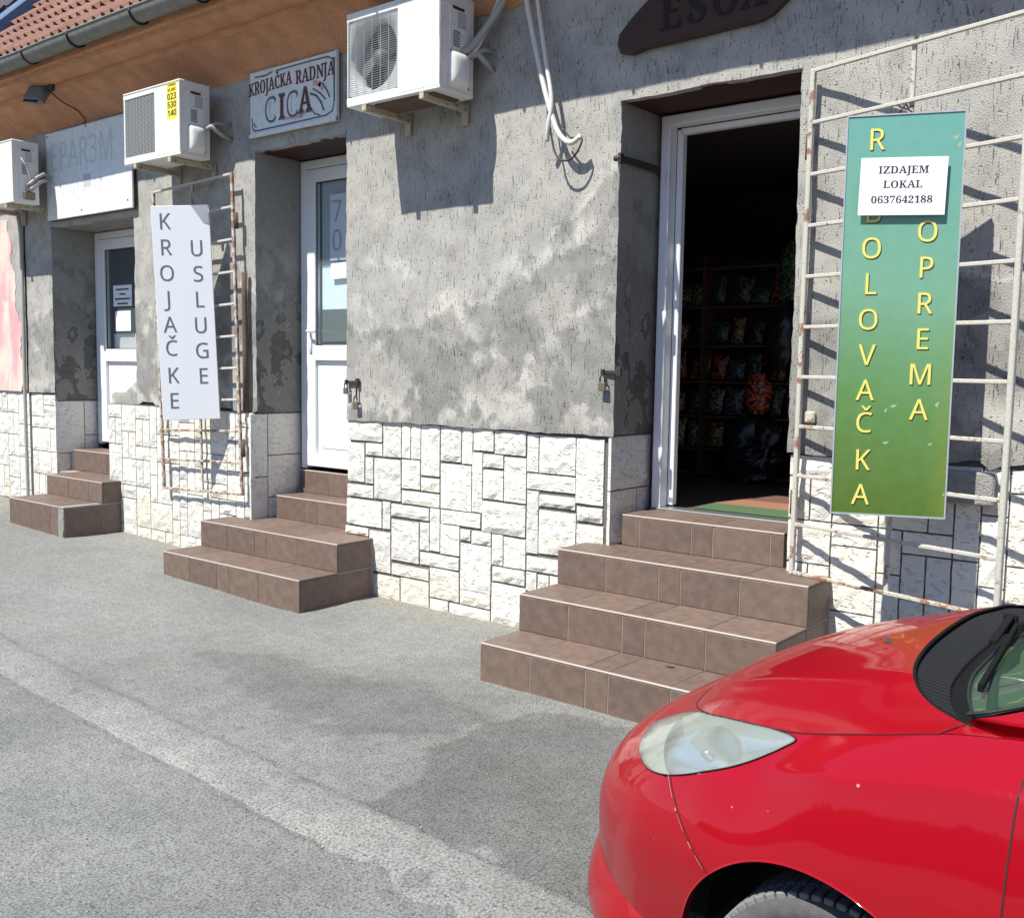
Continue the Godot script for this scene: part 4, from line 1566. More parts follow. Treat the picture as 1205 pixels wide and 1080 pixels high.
func build_grilles_and_signs() -> void:
	grille("white door grille behind the green fishing sign, swung open at the right", Vector3(-1.98, 0.61, 0.045), -0.287, -0.004, 0, 1.0)
	grille("rusty white door grille behind the tall white lettered sign", Vector3(-6.40, 0.605, 0.085), 0.0, 0.038, 1, -1.0)
	# rusty post beside the second grille
	var mb := MB.new(true)
	mb.tube([Vector3(-6.405, 1.24, 0.04), Vector3(-6.40, 1.7, 0.042), Vector3(-6.41, 2.1, 0.04), Vector3(-6.405, 2.30, 0.042)], 0.022, 10)
	tag(obj("gate_post", mb, M.rust), "thick rusty pipe on the wall beside the rusty grille", "post")
	# tall white sign
	var a := Vector3(-7.07, 0, 0.40)
	var c := Vector3(-6.765, 0, 0.112)
	var ax := (c - a).normalized()
	var bs := Basis(ax, Vector3.UP, ax.cross(Vector3.UP)).rotated(ax.cross(Vector3.UP), 0.042)
	var s := thing("vertical_sign", "tall white sign with grey vertical letters reading krojačke usluge", "sign", Vector3(-6.795, 1.170, 0.256), "", false)
	s.basis = bs
	var w := 0.435
	var h := 1.63
	mb = MB.new()
	mb.bbox(Vector3(0, h / 2, 0), Vector3(w, h, 0.012), 0.003)
	obj("board", mb, M.sign_white, s)
	mb = MB.new()
	mb.tri(Vector3(w / 2 - 0.135, h, 0.0075), Vector3(w / 2 - 0.05, h - 0.13, 0.0075), Vector3(w / 2 - 0.005, h, 0.03))
	mb.tri(Vector3(w / 2 - 0.05, h - 0.13, 0.0075), Vector3(w / 2 - 0.005, h - 0.14, 0.012), Vector3(w / 2 - 0.005, h, 0.03))
	obj("bent_corner", mb, M.bent_tin, s)
	letters(s, "KROJAČKE", -0.5 * w + 0.22 * w, h * (1.0 - 0.073), h * 0.1195, 0.118, 0.0068, M.grey_print, reg_font, 0.002)
	letters(s, "USLUGE", -0.5 * w + 0.75 * w, h * (1.0 - 0.198), h * 0.1195, 0.118, 0.0068, M.grey_print, reg_font, 0.002)
	for k in [0.3, 1.3]:
		mb = MB.new(true)
		mb.tube([Vector3(0.1, k, -0.006), Vector3(0.12, k + 0.02, -0.09), Vector3(0.15, k, -0.12)], 0.004, 5)
		obj("wire", mb, M.iron, s)
	# green fishing sign
	a = Vector3(-1.640, 0, 0.465)
	c = Vector3(-1.211, 0, 0.295)
	ax = (c - a).normalized()
	w = a.distance_to(c)
	h = 1.705
	s = thing("fishing_sign", "tall green sign with raised yellow letters reading ribolovačka oprema", "sign", Vector3(-1.4255, 0.990, 0.3625), "", false)
	s.basis = Basis(ax, Vector3.UP, ax.cross(Vector3.UP)).rotated(ax.cross(Vector3.UP), 0.0)
	var gm := mat("sign_green", Color.WHITE, 0.32)
	var gr := Gradient.new()
	gr.offsets = PackedFloat32Array([0.0, 0.45, 0.72, 1.0])
	gr.colors = PackedColorArray([Color(0.41, 0.63, 0.59), Color(0.45, 0.63, 0.52), Color(0.37, 0.53, 0.31), Color(0.32, 0.43, 0.18)])
	var im := Image.create(64, 256, false, Image.FORMAT_RGB8)
	var nn := noise(0.03, 3, 91)
	for j in 256:
		for i in 64:
			var t := j / 255.0
			var col := gr.sample(clampf(t - 0.05 * (i / 63.0 - 0.5), 0, 1))
			var edge := maxf(0.0, i / 63.0 - 0.80) * smoothstep(0.3, 0.9, t)
			col = col.lerp(Color(0.55, 0.55, 0.22), edge * 1.6)
			col = col.lightened(0.03 * nn.get_noise_2d(i * 3.0, j * 3.0))
			im.set_pixel(i, j, col)
	gm.albedo_texture = ImageTexture.create_from_image(im)
	mb = MB.new()
	mb.quad_uv([Vector3(-w / 2, 0, 0.0095), Vector3(w / 2, 0, 0.0095), Vector3(w / 2, h, 0.0095), Vector3(-w / 2, h, 0.0095)], [Vector2(0, 1), Vector2(1, 1), Vector2(1, 0), Vector2(0, 0)], [Vector2(0, 1), Vector2(1, 1), Vector2(1, 0), Vector2(0, 0)])
	obj("face", mb, gm, s)
	mb = MB.new()
	mb.bbox(Vector3(0, h / 2, 0), Vector3(w, h, 0.018), 0.003)
	obj("board", mb, M.bent_tin, s)
	mb = MB.new()
	mb.box(Vector3(-w / 2 - 0.003, h / 2, 0.002), Vector3(0.006, h + 0.01, 0.022))
	mb.box(Vector3(w / 2 + 0.003, h / 2, 0.002), Vector3(0.006, h + 0.01, 0.022))
	mb.box(Vector3(0, h + 0.003, 0.002), Vector3(w, 0.006, 0.022))
	mb.box(Vector3(0, -0.003, 0.002), Vector3(w, 0.006, 0.022))
	obj("rim", mb, M.bent_tin, s)
	letters(s, "RIBOLOVAČKA", (-0.5 + 0.255) * w, h * (1 - 0.058), h * 0.0893, 0.088, 0.0115, M.letter_yellow, reg_font, 0.003, "", M.letter_side)
	letters(s, "OPREMA", (-0.5 + 0.735) * w, h * (1 - 0.287), h * 0.0885, 0.088, 0.0115, M.letter_yellow, reg_font, 0.003, "", M.letter_side)
	for q in [[0.005, 0.475, 0.034, 0.016], [-0.025, 0.455, 0.014, 0.02], [0.18, 0.485, 0.02, 0.026], [-0.02, 0.315, 0.032, 0.014], [0.16, 0.315, 0.022, 0.014], [0.225, 0.10, 0.012, 0.014], [0.20, 1.60, 0.03, 0.02], [0.215, 1.57, 0.02, 0.03]]:
		mb = MB.new()
		var p := Vector3(q[0], q[1], 0.0102)
		mb.tri(p + Vector3(-q[2] * 0.5, -q[3] * 0.1, 0), p + Vector3(0.1 * q[2], -q[3] * 0.5, 0), p + Vector3(q[2] * 0.5, q[3] * 0.5, 0))
		mb.tri(p + Vector3(-q[2] * 0.5, -q[3] * 0.1, 0), p + Vector3(q[2] * 0.5, q[3] * 0.5, 0), p + Vector3(-0.1 * q[2], q[3] * 0.35, 0))
		obj("scuff", mb, M.sign_scuff, s)
	mb = MB.new(true)
	mb.tube([Vector3(-0.03, h + 0.005, 0.0), Vector3(-0.01, h + 0.035, 0.01), Vector3(0.0, h + 0.05, -0.02), Vector3(0.01, h + 0.03, -0.03), Vector3(0.03, h + 0.003, 0.0)], 0.004, 5)
	mb.tube([Vector3(0.03, h + 0.04, 0.0), Vector3(0.0, h + 0.02, 0.012), Vector3(-0.035, h + 0.045, -0.01)], 0.004, 5)
	obj("wire", mb, M.iron, s)
	# paper notice taped on it
	var nt := thing("paper_notice", "white paper notice reading izdajem lokal taped on the green sign", "notice", s.transform * Vector3(-0.5 * w + 0.495 * w, h * (1 - 0.176), 0.030), "", false)
	nt.basis = s.basis * Basis(Vector3.BACK, -0.02)
	mb = MB.new(true)
	var f := func(u: float, v: float) -> Vector3:
		return Vector3((u - 0.5) * 0.345, (v - 0.5) * 0.240, 0.0)
	mb.grid(f, 10, 8)
	obj("sheet", mb, M.paper, nt)
	text_obj(nt, "lettering", "IZDAJEM", 0.030, Transform3D(Basis().scaled(Vector3(1.05, 1, 1)), Vector3(0.0, 0.068, 0.0004)), M.black_print, serif_font, 0.001)
	text_obj(nt, "lettering", "LOKAL", 0.030, Transform3D(Basis().scaled(Vector3(1.05, 1, 1)), Vector3(0.0, 0.008, 0.0004)), M.black_print, serif_font, 0.001)
	text_obj(nt, "lettering", "0637642188", 0.030, Transform3D(Basis().scaled(Vector3(1.05, 1, 1)), Vector3(0.0, -0.055, 0.0004)), M.black_print, serif_font, 0.001)


func brush(mb: MB, pts: Array, wd: float, z: float) -> void:
	# a painted stroke: a thin ribbon of paint
	for i in pts.size() - 1:
		var a: Vector2 = pts[i]
		var c: Vector2 = pts[i + 1]
		var d := (c - a).normalized() * wd * 0.35
		var n := Vector2(-d.y, d.x).normalized() * wd * 0.5
		a -= d
		c += d
		mb.quad(Vector3(a.x - n.x, a.y - n.y, z), Vector3(c.x - n.x, c.y - n.y, z), Vector3(c.x + n.x, c.y + n.y, z), Vector3(a.x + n.x, a.y + n.y, z))


func build_wall_signs() -> void:
	# hand-painted tailor's sign over the second door
	var s := thing("tailor_sign", "hand-painted white sign over the second door with big letters cica", "sign", Vector3(-5.845, 3.28, 0.02), "", false)
	var mb := MB.new()
	mb.bbox(Vector3(0, 0.235, 0.008), Vector3(0.97, 0.47, 0.016), 0.004)
	obj("board", mb, M.board_white, s)
	mb = MB.new()
	mb.box(Vector3(0, 0.012, 0.022), Vector3(0.97, 0.024, 0.012))
	mb.box(Vector3(0.478, 0.235, 0.022), Vector3(0.014, 0.47, 0.012))
	obj("rim", mb, M.board_white, s)
	mb = MB.new()
	var ln := [Vector2(-0.46, 0.14), Vector2(-0.45, 0.06), Vector2(-0.42, 0.045), Vector2(0.0, 0.047), Vector2(0.36, 0.05), Vector2(0.43, 0.07), Vector2(0.45, 0.14), Vector2(0.452, 0.36), Vector2(0.43, 0.42), Vector2(0.38, 0.44), Vector2(0.2, 0.443), Vector2(-0.18, 0.44)]
	brush(mb, ln, 0.011, 0.0175)
	brush(mb, [Vector2(-0.42, 0.43), Vector2(-0.30, 0.425), Vector2(-0.22, 0.44)], 0.012, 0.0176)
	brush(mb, [Vector2(-0.44, 0.10), Vector2(-0.41, 0.07)], 0.01, 0.0176)
	brush(mb, [Vector2(0.452, 0.14), Vector2(0.45, 0.30), Vector2(0.448, 0.42)], 0.02, 0.0178)
	obj("border_line", mb, M.grey_print, s)
	text_obj(s, "lettering", "KROJAČKA", 0.092, Transform3D(Basis(Vector3.BACK, 0.03).scaled(Vector3(0.70, 1, 1)), Vector3(-0.25, 0.355, 0.018)), M.brown_print, serif_font, 0.003)
	text_obj(s, "lettering", "RADNJA", 0.092, Transform3D(Basis(Vector3.BACK, 0.01).scaled(Vector3(0.78, 1, 1)), Vector3(0.245, 0.355, 0.018)), M.brown_print, serif_font, 0.003)
	for k in 4:
		var x: float = [-0.245, -0.115, 0.0, 0.14][k]
		var yy: float = [0.17, 0.175, 0.175, 0.185][k]
		var ch: String = "CICA"[k]
		text_obj(s, "lettering", ch, 0.185, Transform3D(Basis().scaled(Vector3(0.82, 1, 1)), Vector3(x, yy, 0.0185)), M.grey_print, serif_font, 0.002)
		text_obj(s, "lettering", ch, 0.160 if k % 2 else 0.148, Transform3D(Basis().scaled(Vector3(0.76, 1, 1)), Vector3(x + 0.005, yy, 0.0200)), M.board_white if k % 2 == 0 and k < 3 else M.brown_print, serif_font, 0.002)
	mb = MB.new()
	brush(mb, [Vector2(0.20, 0.22), Vector2(0.26, 0.20), Vector2(0.31, 0.15), Vector2(0.34, 0.09)], 0.016, 0.0180)
	brush(mb, [Vector2(0.23, 0.25), Vector2(0.30, 0.21), Vector2(0.36, 0.16)], 0.012, 0.0182)
	brush(mb, [Vector2(0.20, 0.13), Vector2(0.24, 0.08), Vector2(0.30, 0.06)], 0.010, 0.0181)
	brush(mb, [Vector2(0.33, 0.27), Vector2(0.38, 0.21), Vector2(0.40, 0.17)], 0.014, 0.0183)
	obj("brush_mark", mb, M.grey_print, s)
	mb = MB.new()
	brush(mb, [Vector2(0.24, 0.29), Vector2(0.30, 0.27), Vector2(0.33, 0.24)], 0.035, 0.0179)
	brush(mb, [Vector2(-0.09, 0.09), Vector2(0.10, 0.08), Vector2(0.16, 0.11)], 0.02, 0.0177)
	obj("pink_mark", mb, M.pink_print, s)
	# weathered white board over the first door
	s = thing("faded_board", "big white board with washed-out lettering over the first door", "sign", Vector3(-8.65, 2.91, 0.02), "", false)
	mb = MB.new()
	mb.bbox(Vector3(0, 0.395, 0.022), Vector3(1.45, 0.79, 0.02), 0.004)
	obj("board", mb, M.board_white, s)
	mb = MB.new()
	for q in [[Vector3(0, 0.02, 0.004), Vector3(1.44, 0.05, 0.022)], [Vector3(0.70, 0.40, 0.004), Vector3(0.05, 0.76, 0.022)], [Vector3(-0.70, 0.40, 0.004), Vector3(0.05, 0.76, 0.022)]]:
		mb.box(q[0], q[1])
	obj("batten", mb, M.dark_wood, s)
	text_obj(s, "lettering", "EPAR3M", 0.25, Transform3D(Basis(Vector3.BACK, 0.0).scaled(Vector3(0.85, 1, 1)), Vector3(-0.10, 0.56, 0.0325)), M.faded_print, reg_font, 0.001)
	text_obj(s, "lettering", "'ПOHH 17", 0.10, Transform3D(Basis().scaled(Vector3(1.2, 1, 1)), Vector3(-0.10, 0.26, 0.0325)), M.faded_print, reg_font, 0.001)
	mb = MB.new()
	for k in 34:
		var x := -0.58 + 0.034 * k + rng.randf_range(-0.01, 0.01)
		var l := rng.randf_range(0.03, 0.16)
		var y := 0.46 + rng.randf_range(-0.02, 0.1) if k % 2 else 0.22 + rng.randf_range(-0.01, 0.03)
		mb = MB.new()
		brush(mb, [Vector2(x, y), Vector2(x + rng.randf_range(-0.004, 0.004), y - l)], 0.005, 0.0324)
		obj("paint_run", mb, M.faded_print, s)
	mb = MB.new()
	mb.box(Vector3(0.0, 0.30, 0.0327), Vector3(0.13, 0.11, 0.0008))
	obj("grey_patch", mb, M.label_grey, s)
	for q in [[0.66, 0.07], [-0.1, 0.05], [0.0, 0.77], [-0.69, 0.76]]:
		mb = MB.new(true)
		mb.tube([Vector3(q[0], q[1], 0.03), Vector3(q[0], q[1], 0.036)], 0.008, 8)
		obj("screw", mb, M.iron, s)
	# carved wooden board over the third door
	s = thing("carved_board", "dark wooden slab carved with esox over the shop door", "sign", Vector3(-2.62, 3.30, 0.01), "", false)
	var outline := [Vector2(-0.475, 0.07), Vector2(-0.455, 0.02), Vector2(-0.38, 0.0), Vector2(-0.30, 0.015), Vector2(0.0, 0.02), Vector2(0.34, 0.03), Vector2(0.42, 0.05), Vector2(0.50, 0.11), Vector2(0.56, 0.20), Vector2(0.54, 0.27), Vector2(0.46, 0.31), Vector2(0.2, 0.335), Vector2(-0.1, 0.33), Vector2(-0.24, 0.30), Vector2(-0.31, 0.25), Vector2(-0.39, 0.19), Vector2(-0.465, 0.12)]
	mb = MB.new(false)
	var n := outline.size()
	var cc := Vector2(0.03, 0.17)
	for i in n:
		var p: Vector2 = outline[i]
		var q: Vector2 = outline[(i + 1) % n]
		var pi_: Vector2 = cc + (p - cc) * 0.94
		var qi: Vector2 = cc + (q - cc) * 0.94
		mb.quad(Vector3(p.x, p.y, 0), Vector3(q.x, q.y, 0), Vector3(q.x, q.y, 0.028), Vector3(p.x, p.y, 0.028))
		mb.quad(Vector3(p.x, p.y, 0.028), Vector3(q.x, q.y, 0.028), Vector3(qi.x, qi.y, 0.042), Vector3(pi_.x, pi_.y, 0.042))
		mb.tri(Vector3(pi_.x, pi_.y, 0.042), Vector3(qi.x, qi.y, 0.042), Vector3(cc.x, cc.y, 0.044))
	obj("slab", mb, M.dark_wood, s)
	for k in 4:
		text_obj(s, "letter", "ESOX"[k], 0.17, Transform3D(Basis(Vector3.BACK, 0.02).scaled(Vector3(0.85, 1, 1)), Vector3(-0.14 + 0.155 * k, 0.165 + 0.006 * k, 0.0445)), M.dark_wood_cut, serif_font, 0.006)


# ---------------------------------------------------------------- small things on the wall
func hose(called: String, pts: Array, r: float, m: Material, label: String, category: String, group := "") -> void:
	var c := Curve3D.new()
	for i in pts.size():
		var t: Vector3 = (pts[mini(i + 1, pts.size() - 1)] - pts[maxi(i - 1, 0)]) * 0.18
		c.add_point(pts[i], -t, t)
	c.bake_interval = 0.03
	var mb := MB.new(true)
	mb.tube(Array(c.get_baked_points()), r, 8)
	tag(obj(called, mb, m), label, category, group)


func padlock(at: Vector3, s: float, label: String) -> void:
	var p := thing("padlock", label, "padlock", at, "padlocks on the wall hasps", false)
	var mb := MB.new()
	mb.bbox(Vector3(0, -0.025 * s, 0), Vector3(0.042 * s, 0.046 * s, 0.018 * s), 0.004)
	obj("body", mb, M.brass, p)
	mb = MB.new(true)
	var pts := []
	for k in 9:
		var a := PI * k / 8.0
		pts.append(Vector3(cos(a) * 0.014 * s, 0.018 * s + sin(a) * 0.014 * s, 0))
	pts.push_front(Vector3(0.014 * s, -0.005, 0))
	pts.append(Vector3(-0.014 * s, -0.005, 0))
	mb.tube(pts, 0.0038 * s, 6)
	obj("shackle", mb, M.iron, p)


func build_wall_bits() -> void:
	# hoses from the air conditioner
	hose("drain_hose", [Vector3(-3.76, 3.98, 0.06), Vector3(-3.70, 3.70, 0.07), Vector3(-3.58, 3.28, 0.08), Vector3(-3.50, 3.06, 0.09), Vector3(-3.44, 2.93, 0.09), Vector3(-3.36, 2.87, 0.09), Vector3(-3.29, 2.90, 0.09)], 0.016, M.hose_white, "longer white insulated hose hanging over the wall right of the air conditioner", "hose", "white hoses on the wall")
	hose("drain_hose", [Vector3(-3.68, 3.98, 0.05), Vector3(-3.635, 3.72, 0.06), Vector3(-3.54, 3.34, 0.09), Vector3(-3.49, 3.12, 0.10), Vector3(-3.51, 2.98, 0.10), Vector3(-3.53, 2.90, 0.08)], 0.013, M.hose_white, "thinner white hose beside the long one, bent back at its end", "hose", "white hoses on the wall")
	hose("black_cable", [Vector3(-3.56, 3.22, 0.07), Vector3(-3.50, 2.95, 0.09), Vector3(-3.44, 2.80, 0.10), Vector3(-3.34, 2.78, 0.10), Vector3(-3.28, 2.88, 0.09), Vector3(-3.36, 2.90, 0.09), Vector3(-3.43, 2.98, 0.09)], 0.006, M.cable_black, "black cable looped round the end of the white hoses", "cable")
	hose("pipe_bundle", [Vector3(-3.76, 3.98, 0.05), Vector3(-3.86, 3.76, 0.08), Vector3(-3.97, 3.60, 0.12), Vector3(-4.03, 3.50, 0.17), Vector3(-4.075, 3.45, 0.22)], 0.022, M.hose_grey, "thicker grey taped pipe bundle running into the round-fan air conditioner", "pipe", "pipe bundles at the round-fan air conditioner")
	hose("pipe_bundle", [Vector3(-3.82, 3.98, 0.04), Vector3(-3.92, 3.76, 0.06), Vector3(-4.00, 3.58, 0.10), Vector3(-4.04, 3.46, 0.15), Vector3(-4.07, 3.42, 0.20)], 0.016, M.hose_white, "pale thinner pipe beside the grey taped pipe bundle", "pipe", "pipe bundles at the round-fan air conditioner")
	# conduit where the two houses meet
	hose("conduit", [Vector3(-9.95, 0.25, 0.03), Vector3(-9.955, 1.2, 0.03), Vector3(-9.945, 2.0, 0.03), Vector3(-9.95, 2.75, 0.03), Vector3(-9.97, 3.05, 0.05)], 0.017, M.hose_grey, "grey conduit running down the joint between the two houses", "pipe")
	# floodlight under the eave
	var l := thing("floodlight", "small grey floodlight under the orange eave above the faded board", "lamp", Vector3(-8.86, 3.93, 0.34), "", false)
	var mb := MB.new()
	mb.bbox(Vector3(-0.02, -0.02, 0.03), Vector3(0.20, 0.14, 0.08), 0.012, Basis(Vector3.RIGHT, -0.5) * Basis(Vector3.UP, 0.3))
	obj("housing", mb, M.lamp_grey, l)
	mb = MB.new()
	mb.box(Vector3(-0.008, -0.045, 0.072), Vector3(0.17, 0.11, 0.004), Basis(Vector3.RIGHT, -0.5) * Basis(Vector3.UP, 0.3))
	obj("glass", mb, M.glass_dark, l)
	mb = MB.new()
	mb.bar(Vector3(0.09, 0.0, 0.02), Vector3(0.13, 0.05, -0.02), 0.015, 0.03)
	mb.bbox(Vector3(0.14, 0.035, -0.03), Vector3(0.06, 0.06, 0.05), 0.006)
	obj("bracket", mb, M.iron, l)
	hose("lamp_cable", [Vector3(-8.74, 3.93, 0.32), Vector3(-8.72, 3.86, 0.22), Vector3(-8.70, 3.81, 0.10), Vector3(-8.69, 3.74, 0.035), Vector3(-8.69, 3.70, 0.05)], 0.006, M.cable_black, "thin black cable from the floodlight down to the faded board", "cable")
	# hasps and padlocks
	for q in [[-5.235, 1.49, "iron hasp on the wall right of the second door", 0.0], [-3.10, 1.59, "iron hasp at the wall corner left of the third door", 0.03]]:
		mb = MB.new()
		mb.bbox(Vector3(q[0], q[1], 0.014), Vector3(0.13, 0.022, 0.012), 0.003)
		mb.bbox(Vector3(q[0] - 0.05, q[1], 0.026), Vector3(0.02, 0.034, 0.02), 0.003)
		mb.bbox(Vector3(q[0] + 0.055, q[1] + 0.003, 0.018), Vector3(0.03, 0.05, 0.02), 0.003)
		tag(obj("hasp", mb, M.iron), q[2], "hasp", "iron hasps beside the doors")
	padlock(Vector3(-5.285, 1.455, 0.03), 1.0, "upper padlock on the hasp right of the second door")
	padlock(Vector3(-5.185, 1.36, 0.03), 1.15, "lower padlock dangling under the hasp right of the second door")
	padlock(Vector3(-3.145, 1.535, 0.035), 1.1, "padlock hanging at the wall corner left of the third door")
	mb = MB.new()
	mb.bbox(Vector3(-5.185, 1.43, 0.022), Vector3(0.012, 0.11, 0.010), 0.002)
	tag(obj("hasp_strap", mb, M.iron), "iron strap hanging from the hasp right of the second door", "strap")
	# bar latch in the reveal of the third door
	var lt := thing("latch_bar", "dark iron latch bar on the left reveal of the third door", "latch", Vector3(-3.075, 2.765, -0.2), "", false)
	mb = MB.new()
	mb.bbox(Vector3(0.008, 0, -0.02), Vector3(0.022, 0.035, 0.42), 0.003)
	mb.bbox(Vector3(0.006, 0, 0.215), Vector3(0.02, 0.055, 0.04), 0.003)
	obj("bar", mb, M.iron, lt)
	mb = MB.new(true)
	mb.tube([Vector3(-0.03, 0, 0.222), Vector3(0.012, 0, 0.222)], 0.016, 8)
	obj("eye", mb, M.iron, lt)
	# grey patching block and plaster lumps right of the third door
	mb = MB.new()
	mb.bbox(Vector3(-1.19, 1.10, 0.012), Vector3(0.24, 0.15, 0.05), 0.008)
	tag(obj("grey_block", mb, M.concrete), "smooth grey block set in the wall under the fishing sign", "block")
	mb = MB.new()
	mb.bbox(Vector3(-1.93, 1.385, 0.014), Vector3(0.05, 0.06, 0.03), 0.008)
	tag(obj("hinge_lug", mb, M.bar_2), "small white lug on the wall behind the white grille", "lug")
	# grit swept against the walls and steps
	var pm := SphereMesh.new()
	pm.radius = 0.5
	pm.height = 0.8
	pm.radial_segments = 5
	pm.rings = 3
	pm.material = M.grit
	var spots := []
	for k in 1500:
		var x := rng.randf_range(-10.2, 0.6)
		var z := 0.01 + absf(rng.randfn(0.0, 0.07))
		if (x > -9.2 and x < -8.2): z += 0.56
		elif x > -6.6 and x < -5.05: z += 0.645
		elif x > -3.26 and x < -1.8: z += 0.936
		spots.append(Vector2(x, z))
	for k in 500: spots.append(Vector2(rng.randf_range(-8.0, -0.8), rng.randf_range(0.1, 4.0)))
	for k in 500:
		var x := rng.randf_range(-7.0, -1.0)
		spots.append(Vector2(x, strip_edge(x, k % 2 == 0) + rng.randfn(0.0, 0.025)))
	var mm := MultiMesh.new()
	mm.transform_format = MultiMesh.TRANSFORM_3D
	mm.mesh = pm
	mm.instance_count = spots.size()
	for k in spots.size():
		var r := 0.003 + 0.005 * pow(rng.randf(), 3.0)
		var p: Vector2 = spots[k]
		var bs := Basis(Vector3(rng.randf(), 1.0, rng.randf()).normalized(), rng.randf() * TAU).scaled(Vector3(r * 1.4, r, r))
		mm.set_instance_transform(k, Transform3D(bs, Vector3(p.x, gy(p.x, p.y) + r * 0.35, p.y)))
	var gi := MultiMeshInstance3D.new()
	gi.name = "gravel"
	gi.multimesh = mm
	gi.material_override = M.grit
	add_child(gi, true)
	kind(tag(gi, "fine grit scattered on the asphalt along walls and steps", "gravel"), "stuff")
	# bits of litter
	for q in [[-1.62, 2.30, 0.5, "white scrap of paper on the asphalt close to the car bumper", 0.03, 0.008]  ]:
		mb = MB.new()
		mb.bbox(Vector3(q[0], gy(q[0], q[1]) + 0.006, q[1]), Vector3(q[4], 0.006, q[5]), 0.002, Basis(Vector3.UP, q[2]))
		tag(obj("scrap", mb, M.paper), q[3], "litter")
	mb = MB.new(true)
	var fl := func(u: float, v: float) -> Vector3:
		var ww := 0.012 * sin(PI * u)
		return Vector3(-2.30 + (u - 0.5) * 0.05, 0.2045 + 0.006 * absf(v - 0.5) + 0.004 * sin(u * 3.0), 0.68 + (v - 0.5) * ww * 2.0)
	mb.grid(fl, 6, 2)
	tag(obj("dry_leaf", mb, M.rust), "dry brown leaf lying on the lowest step of the fishing shop", "leaf")
func build_added_hedge() -> void:
	# unseen foliage added across the street to darken reflections in glass and paint
	var hd := thing("added_hedge", "unseen dark green foliage added across the street to darken reflections", "added_hedge", Vector3(-6, 0, 15), "", false)
	mat("hedge_leaf", lin(0.045, 0.075, 0.03), 0.8)
	var mb := MB.new(true)
	var f := func(a: float, t: float) -> Vector3:
		var x := lerpf(-32.0, 32.0, a)
		var y := 3.4 * t + 0.5 * n_a.get_noise_2d(x * 8.0, 3.0) * t
		return Vector3(x, y + 0.25 * n_a.get_noise_2d(x * 40.0, y * 40.0), 0.5 * n_a.get_noise_2d(x * 20.0 + 90.0, y * 20.0) + 0.25 * n_a.get_noise_2d(x * 70.0, y * 70.0) + 0.6 * t * t)
	mb.grid(f, 260, 22, true)
	obj("foliage", mb, M.hedge_leaf, hd)
	mb = MB.new()
	mb.mm(Vector3(-32, 0, 0.8), Vector3(32, 2.8, 1.6))
	obj("branch_core", mb, M.hedge_leaf, hd)


# ---------------------------------------------------------------- the car: x back from the nose, y up, z to its left
const AXLE := 0.105
const BASE := 2.44
var car_s := [Vector3(0.62, 0.96, 0.74), Vector3(0.46, 0.945, 0.735), Vector3(0.305, 0.918, 0.715), Vector3(0.14, 0.872, 0.695), Vector3(-0.03, 0.824, 0.655), Vector3(-0.19, 0.796, 0.595), Vector3(-0.325, 0.760, 0.50), Vector3(-0.43, 0.718, 0.34), Vector3(-0.475, 0.708, 0.17), Vector3(-0.485, 0.706, 0.0)]
var car_r := [Vector3(0.62, 0.96, 0.74), Vector3(1.2, 0.985, 0.755), Vector3(1.9, 1.005, 0.755), Vector3(2.45, 1.03, 0.735), Vector3(2.80, 1.04, 0.64), Vector3(2.90, 1.04, 0.35), Vector3(2.92, 1.04, 0.0)]
var car_c := [0.05, 0.06, 0.075, 0.095, 0.093, 0.066, 0.044, 0.034, 0.012, 0.0]


func spline(p: Array, x: float) -> Variant:
	var n := p.size()
	var i := clampi(int(x), 0, n - 2)
	var t := x - i
	var p1 = p[i]
	var p2 = p[i + 1]
	var p0 = p[i - 1] if i > 0 else 2.0 * p1 - p2
	var p3 = p[i + 2] if i + 2 < n else 2.0 * p2 - p1
	return 0.5 * (2.0 * p1 + (p2 - p0) * t + (2.0 * p0 - 5.0 * p1 + 4.0 * p2 - p3) * t * t + (3.0 * p1 - p0 - 3.0 * p2 + p3) * t * t * t)


func shoulder(s: float, rear := false) -> Vector3:
	var a: Array = car_r if rear else car_s
	return spline(a, s * (a.size() - 1))


func arch_low(x: float) -> float:
	for c in [AXLE, AXLE + BASE]:
		if absf(x - c) < 0.335: return 0.285 + sqrt(0.335 * 0.335 - (x - c) * (x - c))
		if absf(x - c) < 0.46: return lerpf(0.285, 0.19, smoothstep(0.335, 0.46, absf(x - c)))
	return 0.19


func skirt(s: float, t: float, rear := false, extra := 0.0) -> Vector3:
	var p := shoulder(s, rear)
	var d2 := shoulder(minf(s + 0.004, 1.0), rear) - shoulder(maxf(s - 0.004, 0.0), rear)
	var n := Vector2(d2.z, -d2.x).normalized()
	if rear: n = -n
	var low := arch_low(p.x + n.x * 0.12)
	var depth := maxf(p.y - low, 0.02)
	var d := depth * pow(t, 1.5)
	var k := clampf((s - 0.55) / 0.4, 0.0, 1.0) if not rear else 0.0
	var reach := 0.168 + (0.315 - 0.168) * k * k * (3.0 - 2.0 * k)
	if rear: reach = lerpf(0.150, 0.115, minf(s / 0.14, 1.0))
	elif s < 0.113: reach = lerpf(0.168, 0.150, (0.113 - s) / 0.113)
	var x := minf(d / 0.32, 1.0)
	var o := reach * (1.0 - pow(1.0 - x, 2.1))
	if not rear or s < 0.14:      # the wing has a flat top and a crease under it, fading out along the door
		var crease := reach * (0.62 * (1.0 - pow(1.0 - minf(d / 0.065, 1.0), 1.25)) + 0.38 * (1.0 - pow(1.0 - clampf((d - 0.05) / 0.27, 0.0, 1.0), 1.7)))
		o = lerpf(crease, o, smoothstep(0.0, 0.14, s) if rear else smoothstep(0.34, 0.48, s))
	o -= maxf(0.0, d - 0.36) * 0.10 - extra
	return Vector3(p.x + n.x * o, p.y - d, p.z + n.y * o)


